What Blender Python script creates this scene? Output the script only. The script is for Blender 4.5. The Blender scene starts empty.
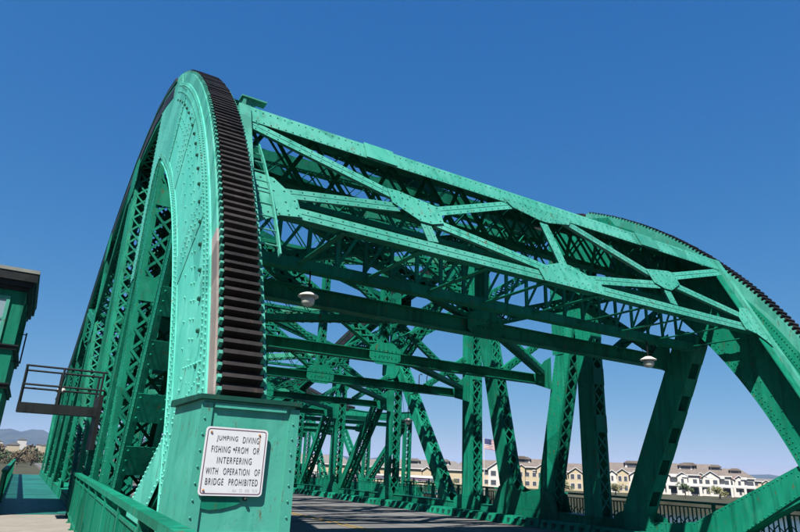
import bpy, math, random
from mathutils import Vector, Matrix
random.seed(7)
sc = bpy.context.scene
COL = sc.collection

# ------------------------------------------------------------------ camera
cd = bpy.data.cameras.new('camera'); cam = bpy.data.objects.new('camera', cd); COL.objects.link(cam)
CAM_Z, PITCH, ROLL, YAW = 1.6, .324, .042, .527
fw = Vector((math.sin(YAW)*math.cos(PITCH), math.cos(YAW)*math.cos(PITCH), math.sin(PITCH)))
r0 = Vector((math.cos(YAW), -math.sin(YAW), 0)); u0 = r0.cross(fw)
rt = r0*math.cos(ROLL) + u0*math.sin(ROLL); up = u0*math.cos(ROLL) - r0*math.sin(ROLL)
m = Matrix((rt, up, -fw)).transposed().to_4x4(); m.translation = (0, 0, CAM_Z)
cam.matrix_world = m
cd.sensor_width = 36; cd.lens = 604.3/800*36; cd.clip_start = .1; cd.clip_end = 30000
sc.camera = cam

# ------------------------------------------------------------------ sky, sun, exposure
SUN_EL = math.radians(54)
sun_h = Vector((-.77, -.64, 0)).normalized()
to_sun = sun_h*math.cos(SUN_EL) + Vector((0, 0, math.sin(SUN_EL)))
world = bpy.data.worlds.new('World'); sc.world = world; world.use_nodes = True
nt = world.node_tree; nt.nodes.clear()
sky = nt.nodes.new('ShaderNodeTexSky'); sky.sky_type = 'NISHITA'; sky.sun_disc = False
sky.sun_elevation = SUN_EL; sky.sun_rotation = math.atan2(sun_h.x, sun_h.y)
sky.air_density = 1.0; sky.dust_density = 0.0; sky.ozone_density = 10.0; sky.altitude = 10
bg = nt.nodes.new('ShaderNodeBackground'); bg.inputs['Strength'].default_value = .05
wo = nt.nodes.new('ShaderNodeOutputWorld')
# deep clear-day blue: one tone curve per channel over the whole sky
sep = nt.nodes.new('ShaderNodeSeparateColor'); com = nt.nodes.new('ShaderNodeCombineColor'); nt.links.new(sky.outputs[0], sep.inputs[0])
for i_, (k_, g_) in enumerate(((.71, 1.19), (.50, .655), (.565, .355))):
    p_ = nt.nodes.new('ShaderNodeMath'); p_.operation = 'MULTIPLY'; p_.inputs[1].default_value = .1; nt.links.new(sep.outputs[i_], p_.inputs[0])
    w_ = nt.nodes.new('ShaderNodeMath'); w_.operation = 'POWER'; w_.inputs[1].default_value = g_; nt.links.new(p_.outputs[0], w_.inputs[0])
    x_ = nt.nodes.new('ShaderNodeMath'); x_.operation = 'MULTIPLY'; x_.inputs[1].default_value = k_*10; nt.links.new(w_.outputs[0], x_.inputs[0])
    nt.links.new(x_.outputs[0], com.inputs[i_])
nt.links.new(com.outputs[0], bg.inputs[0]); nt.links.new(bg.outputs[0], wo.inputs[0])
sl = bpy.data.lights.new('sun', 'SUN'); sl.energy = 5.0; sl.angle = math.radians(.53); sl.color = (1, .95, .87)
so = bpy.data.objects.new('sun', sl); COL.objects.link(so); so.location = (-30, -30, 40)
so.rotation_euler = (-to_sun).to_track_quat('-Z', 'Y').to_euler()
sc.view_settings.view_transform = 'Standard'; sc.view_settings.look = 'None'
sc.view_settings.exposure = 1.35; sc.view_settings.gamma = 1
sc.render.engine = 'CYCLES'

# ------------------------------------------------------------------ materials
MATS = {}
def nodemat(name):
    mt = bpy.data.materials.new(name); mt.use_nodes = True; t = mt.node_tree
    b = t.nodes['Principled BSDF']; MATS[name] = mt
    return mt, t, b
def mixc(t, fac, a, b):
    n = t.nodes.new('ShaderNodeMix'); n.data_type = 'RGBA'
    for s_, v in ((n.inputs[0], fac), (n.inputs[6], a), (n.inputs[7], b)):
        if hasattr(v, 'links') or hasattr(v, 'is_linked'): t.links.new(v, s_)
        else: s_.default_value = v if isinstance(v, (int, float)) else (*v, 1)
    return n.outputs[2]
def noise(t, scale, detail=4, vec=None, stretch=None, rough=.55):
    n = t.nodes.new('ShaderNodeTexNoise'); n.inputs['Scale'].default_value = scale
    n.inputs['Detail'].default_value = detail; n.inputs['Roughness'].default_value = rough
    if vec is None:
        g = t.nodes.new('ShaderNodeNewGeometry'); vec = g.outputs['Position']
    if stretch:
        mp = t.nodes.new('ShaderNodeMapping'); mp.inputs['Scale'].default_value = stretch
        t.links.new(vec, mp.inputs['Vector']); vec = mp.outputs[0]
    t.links.new(vec, n.inputs['Vector'])
    return n.outputs['Fac']
def ramp(t, v, lo, hi):
    n = t.nodes.new('ShaderNodeMapRange'); n.inputs['From Min'].default_value = lo; n.inputs['From Max'].default_value = hi
    t.links.new(v, n.inputs['Value']); return n.outputs[0]
def bump(t, b, v, strength, dist=.01):
    n = t.nodes.new('ShaderNodeBump'); n.inputs['Strength'].default_value = strength; n.inputs['Distance'].default_value = dist
    t.links.new(v, n.inputs['Height']); t.links.new(n.outputs[0], b.inputs['Normal'])
def paint(name, fresh, faded, dirt, rough=.42, fade=(.35, .7), dirty=(.50, .74), spec=.5, rust=.8):
    """weathered paint: chalky fading, grime runs, touched-up patches, rust freckles with short runs"""
    mt, t, b = nodemat(name)
    c = mixc(t, ramp(t, noise(t, .55, 5), *fade), fresh, faded)
    vo = t.nodes.new('ShaderNodeTexVoronoi'); vo.inputs['Scale'].default_value = .8; g = t.nodes.new('ShaderNodeNewGeometry'); t.links.new(g.outputs['Position'], vo.inputs['Vector'])
    sp_ = t.nodes.new('ShaderNodeSeparateColor'); t.links.new(vo.outputs['Color'], sp_.inputs[0])
    c = mixc(t, ramp(t, sp_.outputs[0], .70, .98), c, tuple(x*.74 for x in fresh))
    c = mixc(t, ramp(t, noise(t, 1.0, 6, stretch=(7, 7, .55)), *dirty), c, dirt)
    ch = t.nodes.new('ShaderNodeMath'); ch.operation = 'MULTIPLY'; ch.inputs[1].default_value = .35; t.links.new(ramp(t, noise(t, 2.2, 7, stretch=(1.6, 1.6, .7)), .56, .74), ch.inputs[0])
    c = mixc(t, ch.outputs[0], c, tuple(min(1, x*1.25+.14*max(faded)) for x in faded))
    c = mixc(t, ramp(t, noise(t, 26, 3), .66, .78), c, tuple(x*.6 for x in dirt))
    if rust:
        a_ = ramp(t, noise(t, 3.0, 8, stretch=(3, 3, .9), rough=.7), .60, .67); m_ = t.nodes.new('ShaderNodeMath'); m_.operation = 'MULTIPLY'; m_.inputs[1].default_value = rust; t.links.new(a_, m_.inputs[0])
        c = mixc(t, m_.outputs[0], c, (.075, .045, .020))
    oi_ = t.nodes.new('ShaderNodeObjectInfo'); hs = t.nodes.new('ShaderNodeHueSaturation'); t.links.new(c, hs.inputs['Color'])
    mr = t.nodes.new('ShaderNodeMapRange'); mr.inputs['To Min'].default_value = .84; mr.inputs['To Max'].default_value = 1.12; t.links.new(oi_.outputs['Random'], mr.inputs['Value']); t.links.new(mr.outputs[0], hs.inputs['Value'])
    t.links.new(hs.outputs[0], b.inputs['Base Color'])
    b.inputs['Specular IOR Level'].default_value = spec
    t.links.new(ramp(t, noise(t, 5, 4), -.9, 1.6), b.inputs['Roughness'])
    bump(t, b, noise(t, 2.6, 6), .35, .03)
    return mt
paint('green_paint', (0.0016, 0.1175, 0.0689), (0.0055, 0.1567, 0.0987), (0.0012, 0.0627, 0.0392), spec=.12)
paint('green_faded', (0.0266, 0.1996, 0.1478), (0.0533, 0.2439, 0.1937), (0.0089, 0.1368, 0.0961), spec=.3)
paint('green_box', (0.0296, 0.2255, 0.1663), (0.0488, 0.2550, 0.1937), (0.0103, 0.1626, 0.1109), dirty=(.52, .80), spec=.3)
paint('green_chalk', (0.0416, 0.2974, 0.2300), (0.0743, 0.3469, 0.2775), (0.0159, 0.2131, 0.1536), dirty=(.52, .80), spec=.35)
paint('green_dark', (.003, .045, .032), (.006, .065, .045), (.003, .03, .022), spec=.2)
paint('green_deck', (0.0045, 0.0887, 0.0776), (0.0111, 0.1183, 0.1035), (0.0045, 0.0591, 0.0517), spec=.3)
paint('rack_steel', (.008, .0065, .0065), (.026, .021, .019), (.004, .0035, .0035), fade=(.4, .75), spec=.25, rust=.35)
paint('rust_strip', (.11, .085, .075), (.20, .17, .155), (.05, .04, .035))
paint('black_steel', (.005, .007, .008), (.011, .014, .015), (.003, .004, .005), spec=.2, rust=0)
def plain(name, colr, rough=.7, var=.25, scale=3, bmp=.0, metallic=0):
    mt, t, b = nodemat(name)
    c = mixc(t, ramp(t, noise(t, scale, 6), .3, .7), tuple(x*(1-var) for x in colr), tuple(min(1, x*(1+var)) for x in colr))
    t.links.new(c, b.inputs['Base Color']); b.inputs['Roughness'].default_value = rough; b.inputs['Metallic'].default_value = metallic
    if bmp: bump(t, b, noise(t, scale*8, 5), bmp, .01)
    return mt
mt, t, b = nodemat('asphalt')
c = mixc(t, ramp(t, noise(t, 1.1, 7), .32, .68), (.058, .058, .060), (.105, .104, .102))
c = mixc(t, ramp(t, noise(t, .5, 4, stretch=(2.2, .12, 1)), .52, .66), c, (.040, .040, .042))
c = mixc(t, ramp(t, noise(t, .35, 2), .60, .62), c, (.072, .070, .066))
c = mixc(t, ramp(t, noise(t, 40, 2), .62, .75), c, (.15, .148, .14))
t.links.new(c, b.inputs['Base Color']); b.inputs['Roughness'].default_value = .9; bump(t, b, noise(t, 30, 5), .5, .01)
plain('concrete', (0.165, 0.150, 0.129), .9, .14, 2.0, .3)
plain('yellow_line', (.20, .135, .030), .8, .15, 6)
plain('white_sign', (0.461, 0.472, 0.483), .45, .03, 12)
plain('ink', (.03, .03, .045), .6, .1)
plain('ink_red', (.10, .04, .07), .6, .1)
plain('ink_pale', (.40, .41, .43), .6, .1)
plain('sign_rust', (.30, .13, .05), .8, .3, 20)
plain('lamp_white', (0.412, 0.412, 0.388), .4, .06)
plain('lamp_glass', (.36, .37, .34), .15, .1)
plain('roof_brown', (0.109, 0.090, 0.079), .9, .18, .6)
plain('roof_grey', (0.118, 0.109, 0.103), .9, .15, .6)
plain('wall_cream', (.325, .270, .180), .85, .06, .5)
plain('wall_white', (0.406, 0.386, 0.361), .85, .05, .5)
plain('wall_peach', (0.370, 0.302, 0.218), .85, .06, .5)
plain('trim_white', (0.424, 0.417, 0.412), .7, .04)
plain('window_dark', (.05, .055, .065), .12, .3, 4)
plain('window_pale', (.16, .22, .25), .05, .15, 1)
plain('eave_grey', (0.141, 0.148, 0.134), .8, .15)
plain('purple_fascia', (.11, .07, .13), .6, .1)
plain('awning_red', (.16, .07, .055), .8, .1)
plain('flag_red', (.20, .03, .05), .8, .1)
plain('flag_blue', (.02, .025, .085), .8, .1)
plain('bark', (.10, .07, .05), .95, .3, 6)
plain('shore', (.045, .046, .032), .95, .3, .2).node_tree.nodes['Principled BSDF'].inputs['Specular IOR Level'].default_value = .05
plain('leaf_green', (.038, .062, .020), .8, .5, 1.5)
plain('leaf_olive', (.085, .085, .026), .8, .45, 1.5)
plain('leaf_rust', (.075, .052, .026), .8, .4, 1.5)
mt, t, b = nodemat('hill_mat')
c = mixc(t, ramp(t, noise(t, .006, 8), .42, .6), (.010, .020, .030), (.026, .036, .042))  # bluish cast of distant haze put into the hill colour
t.links.new(c, b.inputs['Base Color']); b.inputs['Roughness'].default_value = 1
mt, t, b = nodemat('water_mat')
b.inputs['Base Color'].default_value = (.02, .045, .06, 1); b.inputs['Roughness'].default_value = .08
bump(t, b, noise(t, .9, 6), .5, .25)

# ------------------------------------------------------------------ mesh builder
class MB:
    def __init__(s): s.v = []; s.f = []; s.mi = []
    def face(s, idx, mi=0): s.f.append(idx); s.mi.append(mi)
    def hexa(s, p, mi=0):            # p: 8 points, bottom loop 0-3 and top loop 4-7
        n = len(s.v); s.v += [tuple(q) for q in p]
        for q in ((3,2,1,0),(4,5,6,7),(0,1,5,4),(1,2,6,5),(2,3,7,6),(3,0,4,7)): s.face(tuple(n+i for i in q), mi)
    def box(s, x0, x1, y0, y1, z0, z1, mi=0):
        s.hexa([(x0,y0,z0),(x1,y0,z0),(x1,y1,z0),(x0,y1,z0),(x0,y0,z1),(x1,y0,z1),(x1,y1,z1),(x0,y1,z1)], mi)
    def beam(s, a, b, w, d, wd, mi=0):   # box from a to b, w along wd, d along the other axis
        a = Vector(a); b = Vector(b); t_ = (b-a).normalized(); wd = Vector(wd); wd = (wd - t_*wd.dot(t_)).normalized()
        dd = t_.cross(wd); W = wd*w/2; D = dd*d/2
        s.hexa([a-W-D, a+W-D, a+W+D, a-W+D, b-W-D, b+W-D, b+W+D, b-W+D], mi)
    def prism(s, pts, x0, x1, mi=0):     # polygon in YZ, extruded along X
        n = len(s.v); k = len(pts)
        s.v += [(x0, y, z) for y, z in pts] + [(x1, y, z) for y, z in pts]
        s.face(tuple(range(n, n+k)), mi); s.face(tuple(range(n+2*k-1, n+k-1, -1)), mi)
        for i in range(k): j = (i+1) % k; s.face((n+i, n+k+i, n+k+j, n+j), mi)
    def prismY(s, pts, y0, y1, mi=0):    # polygon in XZ, extruded along Y
        n = len(s.v); k = len(pts)
        s.v += [(x, y0, z) for x, z in pts] + [(x, y1, z) for x, z in pts]
        s.face(tuple(range(n, n+k)), mi); s.face(tuple(range(n+2*k-1, n+k-1, -1)), mi)
        for i in range(k): j = (i+1) % k; s.face((n+i, n+k+i, n+k+j, n+j), mi)
    def band(s, inner, outer, x0, x1, mi=0):   # strip between two YZ polylines, extruded along X
        for i in range(len(inner)-1):
            a, b2, c2, d = inner[i], inner[i+1], outer[i+1], outer[i]
            s.hexa([(x0,*a),(x0,*b2),(x0,*c2),(x0,*d),(x1,*a),(x1,*b2),(x1,*c2),(x1,*d)], mi)
    def band_s(s, inner, outer, x0, x1, mi=0): # the same without inner cross walls
        n = len(s.v); k = len(inner)
        for i in range(k): s.v += [(x0,*inner[i]), (x0,*outer[i]), (x1,*outer[i]), (x1,*inner[i])]
        for i in range(k-1):
            p = n+4*i; q = p+4
            for e in range(4): g = (e+1) % 4; s.face((p+e, p+g, q+g, q+e), mi)
        s.face((n+3, n+2, n+1, n), mi); p = n+4*(k-1); s.face((p, p+1, p+2, p+3), mi)
    def rivet(s, p, nrm, r=.019, h=.013, mi=0):
        nrm = Vector(nrm); a = nrm.orthogonal().normalized(); b2 = nrm.cross(a); p = Vector(p); n = len(s.v)
        r *= 1.0; h *= 1.5
        for kr, kh in ((1, 0), (.74, .8)):
            for i in range(6):
                an = i*math.pi/3; s.v.append(tuple(p + a*r*kr*math.cos(an) + b2*r*kr*math.sin(an) + nrm*h*kh))
        s.v.append(tuple(p + nrm*h))
        for i in range(6):
            j = (i+1) % 6; s.face((n+i, n+j, n+6+j, n+6+i), mi); s.face((n+6+i, n+6+j, n+12), mi)
    def tube(s, pts, r, k=8, mi=0):
        n = len(s.v); P_ = [Vector(p) for p in pts]
        for i, p in enumerate(P_):
            d = (P_[min(i+1, len(P_)-1)] - P_[max(i-1, 0)]).normalized(); a = d.orthogonal().normalized() if abs(d.z) < .99 else Vector((1,0,0)); b2 = d.cross(a)
            for j in range(k):
                an = 2*math.pi*j/k; s.v.append(tuple(p + (a*math.cos(an)+b2*math.sin(an))*(r if not isinstance(r, (list, tuple)) else r[i])))
        for i in range(len(P_)-1):
            for j in range(k):
                s.face((n+i*k+j, n+i*k+(j+1) % k, n+(i+1)*k+(j+1) % k, n+(i+1)*k+j), mi)
        s.face(tuple(range(n+k-1, n-1, -1)), mi); e = n+(len(P_)-1)*k; s.face(tuple(range(e, e+k)), mi)
    def lathe(s, c, prof, k=16, mi=0):
        n = len(s.v); c = Vector(c)
        for r, z in prof:
            for j in range(k):
                an = 2*math.pi*j/k; s.v.append((c.x+r*math.cos(an), c.y+r*math.sin(an), c.z+z))
        for i in range(len(prof)-1):
            for j in range(k): s.face((n+i*k+j, n+i*k+(j+1) % k, n+(i+1)*k+(j+1) % k, n+(i+1)*k+j), mi)
        s.face(tuple(range(n+k-1, n-1, -1)), mi); e = n+(len(prof)-1)*k; s.face(tuple(range(e, e+k)), mi)
    def mesh(s, name, mats, smooth=False):
        me = bpy.data.meshes.new(name); me.from_pydata(s.v, [], s.f); me.validate(clean_customdata=False)
        for q in ([mats] if isinstance(mats, str) else mats): me.materials.append(MATS[q])
        if len(me.polygons) == len(s.mi): me.polygons.foreach_set('material_index', s.mi)
        if smooth: me.polygons.foreach_set('use_smooth', [True]*len(me.polygons))
        me.update(); return me
    def build(s, name, mats, parent=None, kind=None, smooth=False, label=None):
        return link(name, s.mesh(name, mats, smooth), parent, kind, label=label)

def link(name, data, parent=None, kind=None, mat=None, label=None):
    o = bpy.data.objects.new(name, data); COL.objects.link(o)
    if parent is not None:
        o.parent = parent; base = parent.get('_base')
        if base: o.matrix_parent_inverse = Matrix.Translation((-base[0], -base[1], -base[2]))
    if mat is not None: o.matrix_basis = mat
    if kind: o['kind'] = kind
    if label: o['label'] = label
    return o
ROOTS = []
def thing(name, loc, label, cat, group=None):
    o = bpy.data.objects.new(name, None); COL.objects.link(o); o.location = loc; o['_base'] = list(loc); ROOTS.append(o)
    o['label'] = label; o['category'] = cat
    if group: o['group'] = group
    return o
def tag(o, label, cat, group=None):
    o['label'] = label; o['category'] = cat
    if group: o['group'] = group
    return o
def frame_mat(p, xa, ya, za):
    M_ = Matrix((Vector(xa), Vector(ya), Vector(za))).transposed().to_4x4(); M_.translation = Vector(p); return M_

HAZE = .00006
# ================================================================== SETTING
def sheet(name, x0, x1, y0, y1, z, mat, th=.3):
    q = MB(); q.box(x0, x1, y0, y1, z-th, z); return q.build(name, mat, kind='structure')
road_z = -.20
sheet('road', 2.75, 16.35, -40, 150, road_z, 'asphalt')
for i, x in enumerate((9.40, 9.66)):
    q = MB()
    for y in range(-40, 150, 10): q.box(x-.055, x+.055, y+.02, y+9.98, road_z+.004, road_z+.007)
    q.build('centre_line', 'yellow_line', kind='structure')
for y in (8.0, 20.4, 32.6, 45.0, 59.7, 60.5):
    q = MB(); q.box(2.86, 16.24, y, y+.16, road_z+.001, road_z+.010); q.build('deck_joint', 'black_steel', kind='structure')
# concrete pavement slabs on the near approach (left)
pv = MB(); pv.box(-6, 1.55, -14, 20.75, -.35, -.03); pav = pv.build('pavement', 'concrete', kind='structure')
y = -8.0
while y < 20.6:
    y1 = min(y+1.5, 20.74); q = MB(); q.box(-1.5, 1.54, y+.006, y1-.006, -.05, random.uniform(-.004, .002)); q.build('slab', 'concrete', pav); y += 1.5
q = MB(); q.box(1.55, 2.75, -40, 6.9, -.6, -.05); q.build('kerb', 'concrete', kind='structure')
q = MB(); q.box(16.35, 17.6, -40, 6.6, -.6, -.05); q.box(17.6, 20.2, -40, 8.0, -.6, -.03); q.build('pavement', 'concrete', kind='structure')

# water, far shore, hills
q = MB(); n_ = 24
q.v = [(-6000, -3000, -5.0), (6000, -3000, -5.0), (6000, 9000, -5.0), (-6000, 9000, -5.0)]; q.face((0, 1, 2, 3))
q.build('water', 'water_mat', kind='structure')
shore = [(-900, 118), (-40, 118), (30, 112), (60, 106), (110, 92), (150, 78), (220, 66), (420, 40), (900, 20)]
q = MB(); pts = shore + [(4000, 400), (4000, 6000), (-4000, 6000), (-4000, 300)]
k = len(pts); q.v = [(x, y, -2.7) for x, y in pts] + [(x, y, -8) for x, y in pts]
q.face(tuple(range(k)))
for i in range(k): j = (i+1) % k; q.face((i, k+i, k+j, j))
q.build('ground', 'shore', kind='structure')
# near bank the camera stands on, and the abutment
q = MB(); q.box(-80, 120, -200, 6.0, -8, -.7); q.box(-8, 1.5, 6, 20.5, -8, -.36); q.build('ground', 'shore', kind='structure')
def hill(name, az0, az1, dist, hts, depth, seed):
    rnd = random.Random(seed); q = MB(); nx = 90; ny = 10
    ph = [rnd.uniform(0, 6.28) for _ in range(8)]
    for j in range(ny+1):
        for i in range(nx+1):
            a = az0 + (az1-az0)*i/nx; fj = j/ny; d = dist + depth*fj
            fpos = i/nx*(len(hts)-1); i0 = min(int(fpos), len(hts)-2); h = hts[i0]+(hts[i0+1]-hts[i0])*(fpos-i0)
            h *= 1 + .05*math.sin(a*90+ph[0]) + .035*math.sin(a*190+ph[1]) + .02*math.sin(a*430+ph[2])
            zz = -3 + h*math.sin(min(1, fj*1.25)*math.pi/2)**1.3 * (1 + .06*math.sin(a*140+fj*5+ph[3])) - (max(0, fj-.8)*h*.6)
            q.v.append((d*math.sin(a), d*math.cos(a), zz))
    for j in range(ny):
        for i in range(nx): p = j*(nx+1)+i; q.face((p, p+1, p+nx+2, p+nx+1))
    return q.build(name, 'hill_mat', kind='structure', smooth=True)
hill('hills', -.9, .25, 3300, [120, 150, 165, 160, 150, 150, 120, 90], 1500, 1)
hill('hills', .2, 1.25, 4200, [95, 90, 86, 92, 84, 66, 62, 60, 55, 62, 66, 70, 62, 58, 50], 1200, 2)

# ================================================================== BASCULE LEAF
MIDX = 9.57; XL = 1.93; XR = 17.21
YC, ZC, RO = 21.19, -2.84, 15.5
def arc(r, a): return (YC - r*math.cos(math.radians(a)), ZC + r*math.sin(math.radians(a)))
TOP = [(14.7, 10.95), (16.4, 11.5), (18.4, 11.95), (20.6, 12.12), (22.8, 12.1), (26.0, 11.85), (29.5, 11.35), (33, 10.5), (36.5, 9.55), (40, 8.5), (43.5, 7.6), (47, 6.95), (50.5, 6.5), (54, 6.2), (57.5, 6.05), (59.6, 6.0)]
def topz(y):
    for (a, za), (b2, zb) in zip(TOP, TOP[1:]):
        if a <= y <= b2: return za + (zb-za)*(y-a)/(b2-a)
    return TOP[0][1] if y < TOP[0][0] else TOP[-1][1]
def rimz(y):
    if y < 14.7: return ZC + math.sqrt(max(0, (RO-.3)**2 - (YC-y)**2))
    return topz(y)

leaf = thing('bascule_leaf', (MIDX, 18.8, 0), 'near green riveted steel truss leaf with curved rack and portal frame over the road', 'bridge')
LEAF_BARS = 0
bar_cache = {}
def lacing_bar(parent, a, b2, w, th, wd, mat='green_paint'):
    """one lacing bar as its own object, mesh shared between bars of one length"""
    global LEAF_BARS
    a = Vector(a); b2 = Vector(b2); L = round((b2-a).length, 3); key = (L, w, th, mat)
    if key not in bar_cache:
        q = MB(); q.box(-w/2, w/2, -th/2, th/2, 0, L); bar_cache[key] = q.mesh('lacing_bar', mat)
    t_ = (b2-a).normalized(); wd = Vector(wd); wd = (wd-t_*wd.dot(t_)).normalized(); dd = t_.cross(wd)
    LEAF_BARS += 1
    return link('lacing_bar', bar_cache[key], parent, mat=frame_mat(a, wd, dd, t_))

def lace_face(p0, p1, side, half, pitch, off, cross=True):
    """end points of lacing bars on one face: face runs p0->p1, bars between -half and +half along side"""
    p0 = Vector(p0); p1 = Vector(p1); d = p1-p0; L = d.length; t_ = d/L; n = max(1, int(L/pitch)); st = L/n; out = []
    S = Vector(side)*half
    for i in range(n):
        a = p0+t_*(i*st); b2 = p0+t_*((i+1)*st)
        if cross: out += [(a-S+off, b2+S+off), (a+S+off+off.normalized()*.013, b2-S+off+off.normalized()*.013)]
        else: out.append((a-S+off, b2+S+off) if i % 2 else (a+S+off, b2-S+off))
    return out

def member(name, a, b2, w, xc, mat='green_paint', depth=.58, lace='cross', indiv=False, pitch=None, rivets=True, mid_plates=(), rows=2, battens=False, gapplate=True):
    """box member of the truss lying in the YZ plane: two web plates, four angles, lacing on both narrow faces"""
    A = Vector((xc, *a)); B = Vector((xc, *b2)); t_ = (B-A).normalized(); nrm = Vector((1,0,0)).cross(t_)  # in-plane normal
    if nrm.y > 0: nrm = -nrm                                   # towards the camera side (-Y)
    q = MB(); h = depth/2
    for sx in (-1, 1):
        q.beam(A+Vector((sx*h,0,0)), B+Vector((sx*h,0,0)), w, .02, nrm)
        for sn in (-1, 1):
            o_ = Vector((sx*(h-.055), 0, 0)) + nrm*sn*(w/2+.006); q.beam(A+o_, B+o_, .012, .09, nrm)
            o2 = Vector((sx*(h+.016), 0, 0)) + nrm*sn*(w/2-.055); q.beam(A+o2, B+o2, .11, .012, nrm)
    part = q.build(name, mat, leaf)
    L = (B-A).length; pitch = pitch or depth*.82
    face_n = [nrm*(w/2+.02), -nrm*(w/2+.02)]
    joined = MB()
    for fi, off in enumerate(face_n):
        if battens and fi == 0:
            n = int(L/.92)
            for i in range(n):
                c0 = A+t_*((i+.18)*L/n)+off; c1 = A+t_*((i+.72)*L/n)+off
                z = MB(); z.beam(c0, c1, depth*.98, .016, (1,0,0)); 
                for sx in (-1, 1):
                    for f_ in (.15, .5, .85): z.rivet(c0.lerp(c1, f_)+Vector((sx*(h-.06),0,0))+nrm*.008, nrm, .024, .016)
                z.build('batten_plate', mat, part)
            continue
        bars = lace_face(A+t_*.25, B-t_*.25, (1,0,0), h-.06, pitch, off, lace == 'cross')
        if indiv and fi == 0:
            for p, r in bars: lacing_bar(part, p, r, .062, .012, Vector((1,0,0)).cross(t_).cross((r-p).normalized()), mat)
        else:
            for p, r in bars: joined.beam(p, r, .062, .012, (r-p).normalized().cross(off.normalized()))
    if joined.v: joined.build('lacing', mat, part, kind='stuff')
    for f_ in mid_plates:
        c = A.lerp(B, f_)+face_n[0]*1.06; z = MB(); z.beam(c-t_*.3, c+t_*.3, depth*.96, .014, (1,0,0)); z.build('batten_plate', mat, part)
    if rivets:
        z = MB(); n = int(L/.14)
        for i in range(n):
            c = A+t_*((i+.5)*L/n)
            for sn in (-1, 1):
                z.rivet(c+nrm*sn*(w/2-.055)+Vector((-h-.022,0,0)), (-1,0,0), .017, .012)
            if i % 2 == 0 and rows > 2: z.rivet(c+Vector((-h-.01,0,0)), (-1,0,0), .017, .012)
        z.build('rivets', mat, part, kind='stuff')
    return part

def plate(name, poly, x0, x1, mat, riv=None, par=None, side=-1, rr=.02):
    q = MB(); q.prism(poly, x0, x1); o = q.build(name, mat, par or leaf)
    if riv:
        z = MB(); x = min(x0, x1) if side < 0 else max(x0, x1)
        for y, zz in riv: z.rivet((x, y, zz), (side, 0, 0), rr, .014)
        z.build('rivets', mat, o, kind='stuff')
    return o
def edge_rivets(poly, inset, pitch):
    cy = sum(p[0] for p in poly)/len(poly); cz = sum(p[1] for p in poly)/len(poly); out = []
    sh = []
    for y, z in poly:
        d = math.hypot(y-cy, z-cz); k_ = max(0, 1-inset/d); sh.append((cy+(y-cy)*k_, cz+(z-cz)*k_))
    for i in range(len(sh)):
        a, b2 = sh[i], sh[(i+1) % len(sh)]; L = math.hypot(b2[0]-a[0], b2[1]-a[1]); n = max(1, int(L/pitch))
        for j in range(n): out.append((a[0]+(b2[0]-a[0])*j/n, a[1]+(b2[1]-a[1])*j/n))
    return out

POSTS = [15.48, 22.5, 29.55, 36.5, 43.5, 50.5, 57.5]
tooth_mesh = None
def rack(xc):
    global tooth_mesh
    A0, A1 = 9.0, 66.0
    an = [A0+(A1-A0)*i/70 for i in range(71)]
    q = MB(); q.band_s([arc(15.18, a) for a in an], [arc(15.40, a) for a in an], xc-.27, xc+.27)
    rk = q.build('rack', 'rack_steel', leaf)
    # rack runs on over the crown, its dark band deepened over the chord web
    tl = [(15.0, 11.04)] + TOP[1:12]; q = MB(); q.band_s([(y-.05, z-.42) for y, z in tl], [(y+.05, z+.24) for y, z in tl], xc-.335, xc+.335); q.build('rack_rail', 'rack_steel', rk)
    # side strips of the rack casting: bare, rusty bolted edge
    for sx in (-1, 1):
        for lo, hi, mt_ in ((0, 24, 'rust_strip' if xc < 5 and sx < 0 else 'green_faded'), (24, 70, 'green_faded')):
            sg = an[lo:hi+1]; q = MB(); q.band_s([arc(15.17, a) for a in sg], [arc(15.41, a) for a in sg], xc+sx*.271, xc+sx*.298)
            q.build('rack_flange', mt_, rk)
    if tooth_mesh is None:
        q = MB(); h0, h1 = .050, .024
        # local: x across, y along the rim, z outward; ends stepped back
        for (xa, xb, mi) in ((-.225, .225, 0),):
            q.hexa([(xa,-h0,0),(xb,-h0,0),(xb,h0,0),(xa,h0,0),(xa,-h1,.11),(xb,-h1,.11),(xb,h1,.11),(xa,h1,.11)], mi)
        for sx in (-1, 1):
            xa, xb = sorted((sx*.226, sx*.268))
            q.hexa([(xa,-h0-.01,-.02),(xb,-h0-.01,-.02),(xb,h0+.01,-.02),(xa,h0+.01,-.02),(xa,-.02,.075),(xb,-.02,.075),(xb,.02,.075),(xa,.02,.075)], 1)
        tooth_mesh = q.mesh('tooth', ['rack_steel', 'green_faded'])
    n = int(math.radians(A1-A0)*15.4/.145)
    for i in range(n):
        a = A0+(A1-A0)*(i+.5)/n; y, z = arc(15.395, a); r = math.radians(a)
        out = Vector((0, -math.cos(r), math.sin(r))); tan = Vector((0, math.sin(r), math.cos(r)))
        jt = random.uniform(-.03, .03); tan2 = (tan+out*jt).normalized(); out2 = (out-tan*jt).normalized()
        link('tooth', tooth_mesh, rk, mat=frame_mat((xc+random.uniform(-.004, .004), y, z), (1,0,0), tan2, out2) @ Matrix.Diagonal((1, random.uniform(.9, 1.1), random.uniform(.94, 1.05), 1)))
    return rk

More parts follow.
